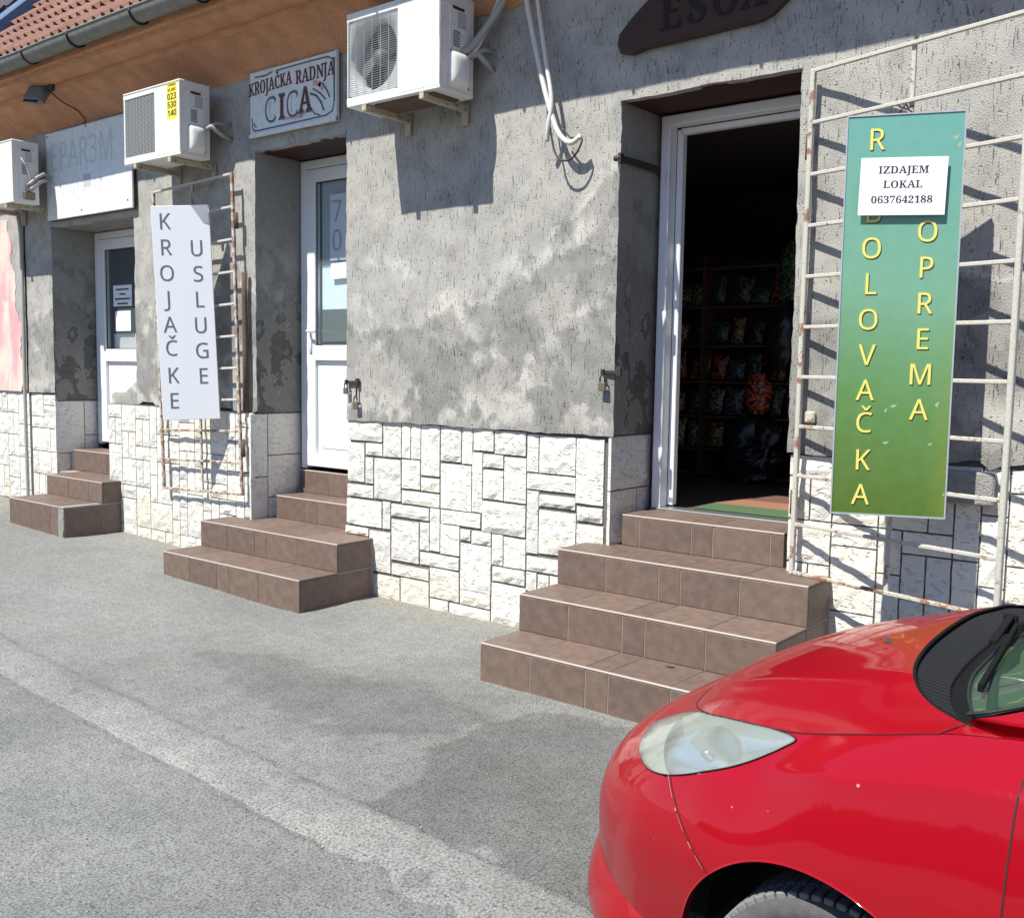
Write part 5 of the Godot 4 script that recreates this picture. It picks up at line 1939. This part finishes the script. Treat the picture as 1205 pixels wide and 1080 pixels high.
func skirt_at(x: float, y: float) -> Vector2:
	# the place (s, t) on the left flank at this distance from the nose and this height
	var lo := 0.2
	var hi := 0.85
	var t := 0.5
	for i in 40:
		var s := (lo + hi) / 2.0
		var top := shoulder(s).y
		var depth := top - skirt(s, 1.0).y
		t = pow(clampf((top - y) / depth, 0.0, 1.0), 1.0 / 1.5)
		if skirt(s, t).x > x: lo = s
		else: hi = s
	return Vector2((lo + hi) / 2.0, t)


func skirt_normal(s: float, t: float) -> Vector3:
	var e := 0.006
	var a := skirt(minf(s + e, 1.0), t) - skirt(maxf(s - e, 0.0), t)
	var c := skirt(s, minf(t + e, 1.0)) - skirt(s, maxf(t - e, 0.0))
	var n := a.cross(c).normalized()
	var p := skirt(s, t)
	if n.dot(p - Vector3(0.3, 0.3, 0.0)) < 0.0: n = -n
	return n


func hood_point(s: float, q: float) -> Vector3:   # q 0 at the left edge, 1 in the middle, 2 at the right edge
	var p := shoulder(s)
	var m := q if q <= 1.0 else 2.0 - q
	var c: float = spline(car_c, s * (car_c.size() - 1))
	var e := 1.0 - m
	# two soft creases run down the hood
	var fold := 0.006 * exp(-pow((e - 0.62) / 0.10, 2.0))
	return Vector3(p.x, p.y + c * (1.0 - pow(e, 2.2)) + fold, p.z * (1.0 - q))


func hood_start(q: float) -> float:
	# where the hood's trailing edge crosses this line
	var lo := 0.0
	var hi := 0.5
	for i in 30:
		var m := (lo + hi) / 2.0
		var p := hood_point(m, q)
		if p.x > 0.112 + 1.03 * pow(p.z, 4.0): lo = m
		else: hi = m
	return (lo + hi) / 2.0


func mirror_z(p: Vector3, side: float) -> Vector3:
	return Vector3(p.x, p.y, p.z * side)


func ribbon(mb: MB, pts: Array, nrm: Array, w: float, lift: float) -> void:
	for i in pts.size() - 1:
		var q := []
		for k in [i, i + 1]:
			var t: Vector3 = (pts[mini(k + 1, pts.size() - 1)] - pts[maxi(k - 1, 0)]).normalized()
			var side: Vector3 = t.cross(nrm[k]).normalized() * w * 0.5
			q.append(pts[k] - side + nrm[k] * lift)
			q.append(pts[k] + side + nrm[k] * lift)
		mb.quad(q[0], q[1], q[3], q[2])


func lamp_outline() -> Array:
	return [Vector2(0.434, 0.011), Vector2(0.48, 0.001), Vector2(0.534, 0.001), Vector2(0.6, 0.001), Vector2(0.68, 0.004), Vector2(0.742, 0.019), Vector2(0.774, 0.041), Vector2(0.796, 0.074), Vector2(0.772, 0.097), Vector2(0.738, 0.118), Vector2(0.702, 0.131), Vector2(0.666, 0.1405), Vector2(0.636, 0.139), Vector2(0.61, 0.132), Vector2(0.578, 0.119), Vector2(0.55, 0.105), Vector2(0.518, 0.086), Vector2(0.49, 0.066), Vector2(0.464, 0.044), Vector2(0.446, 0.028)]


func on_wing(c: Vector2) -> Vector3:    # s along the shoulder, metres below it
	return skirt(c.x, wing_t(c))


func wing_t(c: Vector2) -> float:
	return pow(clampf(c.y / (shoulder(c.x).y - skirt(c.x, 1.0).y), 0.0, 1.0), 1.0 / 1.5)


func wing_normal(c: Vector2) -> Vector3:
	var a := on_wing(c + Vector2(0.006, 0)) - on_wing(c - Vector2(0.006, 0))
	var b := on_wing(c + Vector2(0, 0.004)) - on_wing(Vector2(c.x, maxf(c.y - 0.004, 0.0)))
	var n := a.cross(b).normalized()
	return n if n.dot(on_wing(c) - Vector3(0.3, 0.3, 0.0)) > 0.0 else -n


func lamp_edge(a: float) -> Vector2:     # the headlight's outline as a closed spline
	var o := lamp_outline()
	var n := o.size()
	var x := fposmod(a, 1.0) * n
	var i := int(x)
	return Vector2(o[i % n]).cubic_interpolate(o[(i + 1) % n], o[(i + n - 1) % n], o[(i + 2) % n], x - i)


func build_car() -> void:
	var car := thing("parked_car", "red hatchback parked before the shop steps with clouded headlight", "car", Vector3(-0.80, 0, 2.10), "", false)
	var poly := PackedVector2Array()
	var mid := Vector2(0.615, 0.062)
	for i in 60: poly.append(mid + (lamp_edge(i / 60.0) - mid) * 0.985)
	var n := 280
	var m := 44
	# front wings and bumper
	for part in [["front_wing", 0.113, 0.62], ["bumper", 0.62, 1.0]]:
		var mb := MB.new(true)
		for side in [1.0, -1.0]:
			for i in n:
				var a := 0.113 + (1.0 - 0.113) * i / n
				var c := 0.113 + (1.0 - 0.113) * (i + 1) / n
				if (a + c) / 2 < part[1] or (a + c) / 2 >= part[2]: continue
				for j in m:
					var t0 := float(j) / m
					var t1 := float(j + 1) / m
					var sc := (a + c) / 2
					var depth := (shoulder(sc).y - skirt(sc, 1.0).y) * pow((t0 + t1) / 2, 1.5)
					if Geometry2D.is_point_in_polygon(Vector2(sc, depth), poly): continue
					var q := [mirror_z(skirt(a, t0), side), mirror_z(skirt(a, t1), side), mirror_z(skirt(c, t1), side), mirror_z(skirt(c, t0), side)]
					if side > 0: q.reverse()
					mb.quad(q[0], q[1], q[2], q[3])
		if part[0] == "front_wing":
			# turned-in lips of the wheel arches
			for side in [1.0, -1.0]:
				for i in n:
					var a := 0.113 + (1.0 - 0.113) * i / n
					var c := 0.113 + (1.0 - 0.113) * (i + 1) / n
					if c > 0.62: continue
					var p := skirt(a, 1.0)
					var p2 := skirt(c, 1.0)
					var q := [p, p2, p2 + Vector3(0, 0.004, -0.03), p + Vector3(0, 0.004, -0.03)]
					for k in 4: q[k] = mirror_z(q[k], side)
					if side > 0: q.reverse()
					mb.quad(q[0], q[1], q[2], q[3])
		obj(part[0], mb, M.car_red, car)
	# lower lip of the bumper
	var mb := MB.new(true)
	for side in [1.0, -1.0]:
		var f := func(a: float, t: float) -> Vector3:
			var s := lerpf(0.60, 1.0, a)
			var ex := 0.045 * sin(PI * clampf(t * 0.62 + 0.0, 0.0, 1.0))
			var p := skirt(s, 1.0, false, ex)
			p.y = lerpf(0.30, 0.14, t)
			return mirror_z(p, side)
		mb.grid(f, 50, 8, side < 0)
	obj("bumper_lip", mb, M.car_red, car)
	# hood
	mb = MB.new(true)
	var fh := func(a: float, b: float) -> Vector3:
		var q := clampf(b * 2.0, 0.004, 1.996)
		return hood_point(lerpf(hood_start(q), 1.0, a), q)
	mb.grid(fh, 60, 48)
	obj("hood", mb, M.car_red, car)
	# gaps between the panels
	for side in [1.0, -1.0]:
		mb = MB.new(true)
		var pts := []
		var ns := []
		pts.append(mirror_z(Vector3(0.322, hood_height(0.672) - 0.004, 0.672), side))
		ns.append(Vector3.UP)
		pts.append(mirror_z(Vector3(0.306, hood_height(0.69) - 0.006, 0.692), side))
		ns.append(Vector3.UP)
		for i in 70:
			var s := lerpf(0.238, 1.0, i / 69.0)
			pts.append(mirror_z(shoulder(s), side))
			ns.append(mirror_z((skirt_normal(s, 0.04) + Vector3.UP).normalized(), side))
		ribbon(mb, pts, ns, 0.0042, 0.0012)
		obj("panel_gap", mb, M.panel_gap, car)
		mb = MB.new(true)
		pts = []
		ns = []
		for i in 24:
			var t := i / 23.0
			var s: float = 0.112
			pts.append(mirror_z(skirt(s, t), side))
			ns.append(mirror_z(skirt_normal(s, t), side))
		ribbon(mb, pts, ns, 0.0036, 0.0015)
		obj("panel_gap", mb, M.panel_gap, car)
	# seam between wing and bumper, paint worn off along it
	var seam := []
	for i in 31:
		var t := i / 30.0
		seam.append(skirt_at(lerpf(-0.338, -0.160, t) - 0.008 * sin(PI * t), lerpf(0.648, 0.515, t)))
	for side in [1.0, -1.0]:
		mb = MB.new(true)
		var pts := []
		var ns := []
		for i in 31:
			var c: Vector2 = seam[i]
			pts.append(mirror_z(skirt(c.x, c.y), side))
			ns.append(mirror_z(skirt_normal(c.x, c.y), side))
		ribbon(mb, pts, ns, 0.0035, 0.0012)
		obj("bumper_seam", mb, M.panel_gap, car)
		if side > 0:
			for q in [[0, 9, 0.0014], [11, 13, 0.004], [13, 19, 0.001], [21, 24, 0.0024], [25, 30, 0.0012]]:
				var off := []
				for p in pts.slice(q[0], q[1]): off.append(p + Vector3(-0.004, 0, 0))
				mb = MB.new(true)
				ribbon(mb, off, ns.slice(q[0], q[1]), q[2], 0.0016)
				obj("paint_chip", mb, M.chip, car)
	for q in [[0.306, 0.42, 0.010, 0.016], [0.60, 0.62, 0.004, 0.004], [0.66, 0.55, 0.004, 0.005], [0.69, 0.52, 0.004, 0.004], [0.42, 0.7, 0.004, 0.004], [0.48, 0.66, 0.006, 0.004]]:
		mb = MB.new(true)
		var p := skirt(q[0], q[1])
		mb.disc(p + skirt_normal(q[0], q[1]) * 0.0015, skirt_normal(q[0], q[1]), q[2] * 0.38, 7)
		obj("paint_chip", mb, M.chip, car)
	# headlights
	for side in [1.0, -1.0]:
		mb = MB.new(true)
		var fl := func(a: float, r: float) -> Vector3:
			var c := mid + (lamp_edge(a) - mid) * r
			return mirror_z(on_wing(c) + wing_normal(c) * (0.003 + 0.010 * (1.0 - r * r)), side)
		mb.grid(fl, 64, 10, side < 0)
		var hl := obj("headlight", mb, M.lens, car)
		mb = MB.new(true)
		var fr := func(a: float, r: float) -> Vector3:
			var c := mid + (lamp_edge(a) - mid) * r * 0.985
			var e := ((c - Vector2(0.605, 0.066)) * Vector2(1.0, 1.5)).length()
			var bowl := 0.030 * (1.0 - pow(r, 4.0)) + 0.060 * maxf(0.0, 1.0 - pow(e / 0.085, 2.0))
			return mirror_z(on_wing(c) - wing_normal(c) * bowl, side)
		mb.grid(fr, 96, 26, side < 0)
		obj("reflector", mb, M.chrome_cloudy, hl)
		mb = MB.new(true)
		var bulb := Vector2(0.605, 0.062)
		var bp := on_wing(bulb) - wing_normal(bulb) * 0.055
		mb.tube([mirror_z(bp, side), mirror_z(bp + wing_normal(bulb) * 0.020, side), mirror_z(bp + wing_normal(bulb) * 0.026, side)], 0.012, 10)
		obj("bulb", mb, M.alloy, hl)
		mb = MB.new(true)
		var fz := func(a: float, b: float) -> Vector3:
			# the indicator chamber at the front end of the lamp
			var top := lamp_edge(lerpf(0.262, 0.418, b))
			var bot := lamp_edge(lerpf(0.632, 0.425, b))
			var c := top.lerp(bot, lerpf(0.03, 0.97, a))
			return mirror_z(on_wing(c) - wing_normal(c) * 0.004, side)
		mb.grid(fz, 12, 14, side > 0)
		obj("indicator", mb, M.lens_haze, hl)
		mb = MB.new(true)
		var rim := []
		for i in 97:
			var c := lamp_edge(i / 96.0)
			rim.append(mirror_z(on_wing(c) + wing_normal(c) * 0.001, side))
		mb.tube(rim, 0.0024, 5, false)
		obj("seal", mb, M.plastic_black, hl)
	# doors, rear quarters and tail
	for side in [1.0, -1.0]:
		for part in [["door", 0.0, 0.28], ["rear_quarter", 0.282, 1.0]]:
			mb = MB.new(true)
			if part[0] == "door":
				var fd := func(a: float, t: float) -> Vector3: return mirror_z(skirt(lerpf(0.1125, 0.0, a), t), side)
				mb.grid(fd, 8, 24, side > 0)
			var fq := func(a: float, t: float) -> Vector3: return mirror_z(skirt(lerpf(part[1], part[2], a), t, true), side)
			mb.grid(fq, 70, 24, side > 0)
			obj(part[0], mb, M.car_red, car)
		# windscreen pillar
		mb = MB.new(true)
		var fp := func(a: float, b: float) -> Vector3:
			var p := screen(a, 0.0) + Vector3(0.0, -0.003, 0.006)
			var q := Vector3(0.86, 0.968, 0.748).lerp(Vector3(1.22, 1.375, 0.567), a)
			return mirror_z(p.lerp(q, b) + Vector3(0, 0.012, 0.006) * sin(PI * b), side)
		mb.grid(fp, 20, 6, side > 0)
		var fp2 := func(a: float, b: float) -> Vector3:
			var p: Vector3 = fp.call(0.0, a)
			return p + Vector3(0, -0.10 * b, -0.004 * b * side)
		mb.grid(fp2, 6, 2, side < 0)
		obj("pillar", mb, M.car_red, car)
		# the wing's flat shoulder beside the windscreen
		mb = MB.new(true)
		var fs := func(a: float, b: float) -> Vector3:
			var p := shoulder(lerpf(0.0, 0.285, a))
			return mirror_z(Vector3(p.x, p.y - 0.012 * b, lerpf(p.z, 0.655, b)), side)
		mb.grid(fs, 14, 4, side < 0)
		var fs2 := func(a: float, b: float) -> Vector3:
			var p := shoulder(lerpf(0.0, 0.075, a), true)
			return mirror_z(Vector3(p.x, p.y - 0.006 * b, lerpf(p.z, 0.655, b)), side)
		mb.grid(fs2, 8, 4, side > 0)
		obj("wing_shoulder", mb, M.car_red, car)
	# cowl, ribs
	mb = MB.new(true)
	var cowl := func(a: float, b: float) -> Vector3:
		var v := lerpf(0.675, -0.675, b)
		var x0 := 0.112 + 1.03 * pow(v, 4.0)
		var w := 0.19 * sqrt(maxf(0.0, 1.0 - pow(v / 0.676, 2.0))) + 0.012
		var y0 := hood_height(v) - 0.012
		return Vector3(x0 - 0.012 + (w + 0.024) * a, y0 + 0.025 * a - 0.03 * sin(PI * a), v)
	mb.grid(cowl, 10, 50)
	obj("cowl", mb, M.plastic_black, car)
	mb = MB.new(true)
	var ru := []
	for i in 61:
		var v := lerpf(0.68, -0.68, i / 60.0)
		ru.append(Vector3(0.114 + 1.03 * pow(v, 4.0), hood_height(v) - 0.003, v))
	mb.tube(ru, 0.005, 6)
	obj("cowl_seal", mb, M.plastic_black, car)
	mb = MB.new()
	for i in 74:
		var b := 0.02 + 0.95 * i / 73.0
		mb.bar(cowl.call(0.10, b) + Vector3(0, 0.006, 0), cowl.call(0.50, b) + Vector3(0, 0.007, 0), 0.0045, 0.010)
	obj("cowl_rib", mb, M.plastic_grey, car)
	# windscreen
	mb = MB.new(true)
	mb.grid(screen, 20, 40)
	obj("windscreen", mb, M.car_glass, car)
	mb = MB.new(true)
	for side in [0.0, 1.0]:
		var pts := []
		for i in 21: pts.append(screen(i / 20.0, side) + Vector3(-0.004, 0.004, 0))
		mb.tube(pts, 0.0035, 6)
	var pts2 := []
	for i in 41: pts2.append(screen(0.0, i / 40.0) + Vector3(-0.004, 0.004, 0))
	mb.tube(pts2, 0.0035, 6)
	obj("screen_seal", mb, M.plastic_grey, car)
	# wipers
	for w in [[-0.02, 0.0, 0.56], [-0.50, -0.5, 0.10]]:
		var a := screen(0.02, 0.5 - w[0] / 1.34) + Vector3(-0.05, 0.012, 0)
		var tip := screen(0.045, 0.5 - w[2] / 1.34) + Vector3(-0.02, 0.02, 0)
		mb = MB.new(true)
		mb.tube([a + Vector3(0, -0.03, 0), a + Vector3(0, 0.015, 0)], 0.018, 10)
		mb.sm(false)
		mb.bar(a + Vector3(0, 0.012, 0), a.lerp(tip, 0.55) + Vector3(-0.008, 0.026, 0), 0.016, 0.008)
		mb.bar(a.lerp(tip, 0.10) + Vector3(0.02, 0.006, 0.0), tip, 0.010, 0.016)
		obj("wiper", mb, M.plastic_black, car)
	# pillars, roof, side and rear glass
	for side in [1.0, -1.0]:
		mb = MB.new(true)
		var f := func(a: float, t: float) -> Vector3:
			# side glass area from belt to roof
			var x := lerpf(0.86, 2.62, a)
			var belt := Vector3(x, 0.965 + 0.07 * a, 0.735 + 0.02 * sin(PI * a))
			var top := roof_edge(a)
			return mirror_z(belt.lerp(top, t) + Vector3(0, 0, 0.02 * sin(PI * t)), side)
		mb.grid(f, 24, 8, side < 0)
		obj("side_glass", mb, M.car_glass, car)
		mb = MB.new(true)
		var rl := []
		for i in 20: rl.append(mirror_z(roof_edge(i / 19.0), side))
		mb.tube(rl, 0.03, 8)
		mb.tube([mirror_z(roof_edge(0.55), side), mirror_z(Vector3(1.62, 0.99, 0.755), side)], 0.035, 8)
		mb.tube([mirror_z(roof_edge(1.0), side), mirror_z(Vector3(2.80, 1.03, 0.66), side)], 0.05, 8)
		obj("pillar", mb, M.car_red, car)
	mb = MB.new(true)
	var rf := func(a: float, b: float) -> Vector3:
		var e := roof_edge(a)
		var z := lerpf(e.z, -e.z, b)
		return Vector3(e.x - 0.10 * (1.0 - pow(z / e.z, 2.0)) * (1.0 - a), e.y + 0.05 * (1.0 - pow(z / e.z, 2.0)), z)
	mb.grid(rf, 20, 16)
	obj("roof", mb, M.car_red, car)
	mb = MB.new(true)
	var rg := func(a: float, b: float) -> Vector3:
		var e := roof_edge(1.0)
		var lo := Vector3(2.88, 1.04, 0.62)
		var z := lerpf(1.0, -1.0, b)
		return Vector3(lerpf(e.x, lo.x, a) + 0.05 * (1.0 - z * z), lerpf(e.y + 0.04 * (1.0 - z * z), lo.y, a), z * lerpf(e.z, lo.z, a))
	mb.grid(rg, 10, 16)
	obj("rear_glass", mb, M.car_glass, car)
	# dark inside and underside
	mb = MB.new()
	mb.mm(Vector3(0.42, 0.20, -0.66), Vector3(2.75, 0.50, 0.66))
	mb.mm(Vector3(-0.45, 0.20, -0.44), Vector3(0.80, 0.62, 0.44))
	obj("floor_pan", mb, M.plastic_black, car)
	mb = MB.new()
	mb.bbox(Vector3(0.66, 0.86, 0), Vector3(0.40, 0.16, 1.28), 0.05)
	for z in [-0.35, 0.35]:
		mb.bbox(Vector3(1.55, 0.72, z), Vector3(0.22, 0.62, 0.46), 0.06)
		mb.bbox(Vector3(1.35, 0.55, z), Vector3(0.50, 0.16, 0.48), 0.05)
	obj("dashboard", mb, M.plastic_grey, car)
	# wheels
	for x in [AXLE, AXLE + BASE]:
		for side in [1.0, -1.0]:
			wheel(car, x, side)
			mb = MB.new(true)
			var fa := func(a: float, t: float) -> Vector3:
				var an := lerpf(0.02, PI - 0.02, a)
				return Vector3(x + cos(an) * 0.350, 0.285 + sin(an) * 0.350, side * lerpf(0.775 - 0.16 * pow(maxf(0.0, -cos(an) if x < 1.0 else cos(an)), 2.0), 0.46, t))
			mb.grid(fa, 24, 2, side < 0)
			var fb := func(a: float, t: float) -> Vector3:
				var an := lerpf(0.02, PI - 0.02, a)
				return Vector3(x + cos(an) * 0.350 * t, 0.285 + sin(an) * 0.350 * t, side * 0.46)
			mb.grid(fb, 24, 2, side > 0)
			obj("wheel_liner", mb, M.plastic_black, car)
	# a leaf on the hood
	mb = MB.new(true)
	var p := hood_point(0.422, 0.773) + Vector3(-0.80, 0.004, 2.10)
	var lf := func(u: float, v: float) -> Vector3:
		return p + Vector3((u - 0.5) * 0.045, 0.006 * sin(u * 6.0) + 0.004 * absf(v - 0.5), (v - 0.5) * 0.026 * sin(PI * clampf(u, 0.1, 0.9)))
	mb.grid(lf, 6, 3)
	tag(obj("dry_leaf", mb, M.leaf_dark), "small dark curled leaf lying on the red hood", "leaf")


func hood_height(v: float) -> float:
	var q := 1.0 - absf(v) / 0.70
	return hood_point(hood_start(clampf(q, 0.01, 1.0)), clampf(q, 0.01, 1.0)).y


func screen(a: float, b: float) -> Vector3:
	var v := lerpf(0.67, -0.67, b)
	var x0 := 0.112 + 1.03 * pow(v, 4.0) + 0.19 * sqrt(maxf(0.0, 1.0 - pow(v / 0.676, 2.0))) - 0.02
	var lo := Vector3(x0, hood_height(v) + 0.012, v)
	var hi := Vector3(0.98 + 0.16 * pow(v / 0.67, 2.0), 1.405 - 0.05 * pow(v / 0.67, 2.0), v * 0.84)
	var p := lo.lerp(hi, a)
	p.y = lerpf(lo.y, hi.y, pow(a, 1.18)) + 0.012 * sin(PI * a)
	p.z = lerpf(lo.z, hi.z, pow(a, 1.5))
	return p


func roof_edge(a: float) -> Vector3:
	return Vector3(lerpf(1.12, 2.42, a), 1.36 + 0.03 * sin(PI * a) - 0.05 * a * a, 0.565 - 0.02 * a)


func wheel(car: Node, x: float, side: float) -> void:
	var c := Vector3(x, 0.272, 0.0)
	var pf := [Vector2(0.18, 0.60), Vector2(0.205, 0.785), Vector2(0.232, 0.797), Vector2(0.252, 0.790), Vector2(0.262, 0.775)]
	var mb := MB.new(true)
	var n := 72
	for i in n:
		var a0 := TAU * i / n
		var a1 := TAU * (i + 1) / n
		for j in pf.size() - 1:
			var q := []
			for k in [[a0, j], [a1, j], [a1, j + 1], [a0, j + 1]]:
				var r: Vector2 = pf[k[1]]
				q.append(c + Vector3(cos(k[0]) * r.x, sin(k[0]) * r.x, side * r.y))
			if side < 0: q.reverse()
			mb.quad(q[0], q[1], q[2], q[3])
	var tyre := obj("wheel", mb, M.tyre_wall, car)
	# tread blocks round the shoulder and across
	mb = MB.new()
	for i in 64:
		var an := TAU * i / 64
		var b := Basis(Vector3(cos(an), sin(an), 0), Vector3(-sin(an), cos(an), 0), Vector3.BACK)
		mb.bbox(c + b.x * 0.263 + Vector3(0, 0, side * 0.755), Vector3(0.018, 0.021, 0.045), 0.003, b)
		mb.box(c + b.x * 0.264 + Vector3(0, 0, side * 0.695), Vector3(0.014, 0.022, 0.055), b)
		mb.box(c + b.x * 0.263 + Vector3(0, 0, side * 0.640), Vector3(0.016, 0.021, 0.045), b)
	obj("tread", mb, M.tread_dusty, tyre)
	mb = MB.new(true)
	for i in 36:
		var a0 := TAU * i / 36
		var a1 := TAU * (i + 1) / 36
		var o := func(a: float, r: float, z: float) -> Vector3: return c + Vector3(cos(a) * r, sin(a) * r, side * z)
		mb.quad(o.call(a0, 0.256, 0.625), o.call(a1, 0.256, 0.625), o.call(a1, 0.256, 0.775), o.call(a0, 0.256, 0.775))
	obj("carcass", mb, M.rubber, tyre)
	mb = MB.new(true)
	for i in 36:
		var a0 := TAU * i / 36
		var a1 := TAU * (i + 1) / 36
		var dent := 0.02 * absf(sin(a0 * 4.0))
		var o := func(a: float, r: float, z: float) -> Vector3: return c + Vector3(cos(a) * r, sin(a) * r, side * z)
		var q := [o.call(a0, 0.182, 0.785), o.call(a1, 0.182, 0.785), o.call(a1, 0.165, 0.765 - dent), o.call(a0, 0.165, 0.765 - dent)]
		if side > 0: q.reverse()
		mb.quad(q[0], q[1], q[2], q[3])
		q = [o.call(a0, 0.165, 0.765 - dent), o.call(a1, 0.165, 0.765 - dent), o.call(a1, 0.0, 0.790), o.call(a0, 0.0, 0.790)]
		if side > 0: q.reverse()
		mb.quad(q[0], q[1], q[2], q[3])
	obj("rim", mb, M.alloy, tyre)


# ---------------------------------------------------------------- scene
func _ready() -> void:
	rng.seed = 20240
	var cam := Camera3D.new()
	cam.name = "camera"
	cam.position = Vector3(0, 1.6, 4.8)
	cam.rotation_order = EULER_ORDER_YXZ
	cam.rotation_degrees = Vector3(-5.128, 38.481, 0.891)
	cam.fov = 49.13
	cam.near = 0.05
	cam.far = 800.0
	add_child(cam)
	var sun := DirectionalLight3D.new()
	sun.name = "sun"
	sun.light_color = Color(1.0, 0.985, 0.945)
	sun.light_energy = 1.6
	sun.light_angular_distance = 0.5
	sun.shadow_enabled = true
	sun.look_at_from_position(Vector3(-0.215, 1.54, 1.0) * 20.0, Vector3.ZERO)
	add_child(sun)
	var we := WorldEnvironment.new()
	we.name = "world"
	var env := Environment.new()
	env.background_mode = Environment.BG_SKY
	var sky := Sky.new()
	var sm := ProceduralSkyMaterial.new()
	sm.sky_top_color = Color(0.33, 0.50, 0.74)
	sm.sky_horizon_color = Color(0.80, 0.86, 0.90)
	sm.sky_curve = 0.14
	sm.ground_horizon_color = Color(0.55, 0.58, 0.58)
	sm.ground_bottom_color = Color(0.28, 0.28, 0.27)
	sm.sky_energy_multiplier = 1.0
	sky.sky_material = sm
	env.sky = sky
	env.tonemap_mode = Environment.TONE_MAPPER_LINEAR
	env.tonemap_exposure = 1.55
	env.sdfgi_enabled = true
	env.ssao_enabled = true
	env.ssil_enabled = true
	we.environment = env
	add_child(we)

	n_a = noise(0.08, 3, 3)
	reg_font = SystemFont.new()
	reg_font.font_names = PackedStringArray(["Droid Sans"])
	bold_font = SystemFont.new()
	bold_font.font_names = PackedStringArray(["Droid Sans"])
	bold_font.font_weight = 700
	serif_font = SystemFont.new()
	serif_font.font_names = PackedStringArray(["Droid Serif"])
	serif_font.font_weight = 700
	make_materials()
	mat("leaf_dark", lin(0.05, 0.045, 0.06), 0.7)
	mat("glass_paper", lin(0.55, 0.60, 0.66), 0.8)
	var pk := PackedByteArray()
	var pn := noise(0.02, 4, 77)
	for j in 128:
		for i in 128:
			var t := clampf(0.5 + 1.5 * pn.get_noise_2d(i * 1.6, j * 0.5), 0.0, 1.0)
			var q := 0.06 * pn.get_noise_2d(i * 9.0, j * 6.0)
			pk.append_array([enc(0.66 + q), enc(lerpf(0.34, 0.55, t) + q), enc(lerpf(0.37, 0.46, t) + q)])
	tri_map(mat("pink_paint", Color.WHITE, 0.95), rgb_tex(128, 128, pk), M.stucco_h, 1.1, 0.3)

	build_ground()
	build_shops()
	build_neighbour()
	build_added_hedge()
	stairs("three brown tiled steps with a broken corner before the first door", -9.20, -8.23, [-8.8, -8.45], [[0.56, 0.37], [0.21, 0.555], [-0.16, 0.755]], [null, null, [-9.40, -8.43]], 0.15, true)
	stairs("brown tiled steps before the second door under the tailor's sign", -6.60, -5.05, [-6.27, -5.94, -5.80, -5.47], [[0.645, 0.215], [0.32, 0.41], [-0.155, 0.59], [-0.40, 0.775]], [null, null, [-6.29, -5.345], [-6.29, -5.345]], 0.02)
	stairs("four brown tiled steps up to the open fishing shop door", -3.26, -1.80, [-2.94, -2.61, -2.48, -2.15], [[0.936, 0.2], [0.616, 0.4], [0.272, 0.6], [-0.07, 0.78]], [null, null, null, [-3.055, -2.075]], 0.0)
	build_shop_goods()
	build_acs()
	build_grilles_and_signs()
	build_wall_signs()
	build_wall_bits()
	build_car()
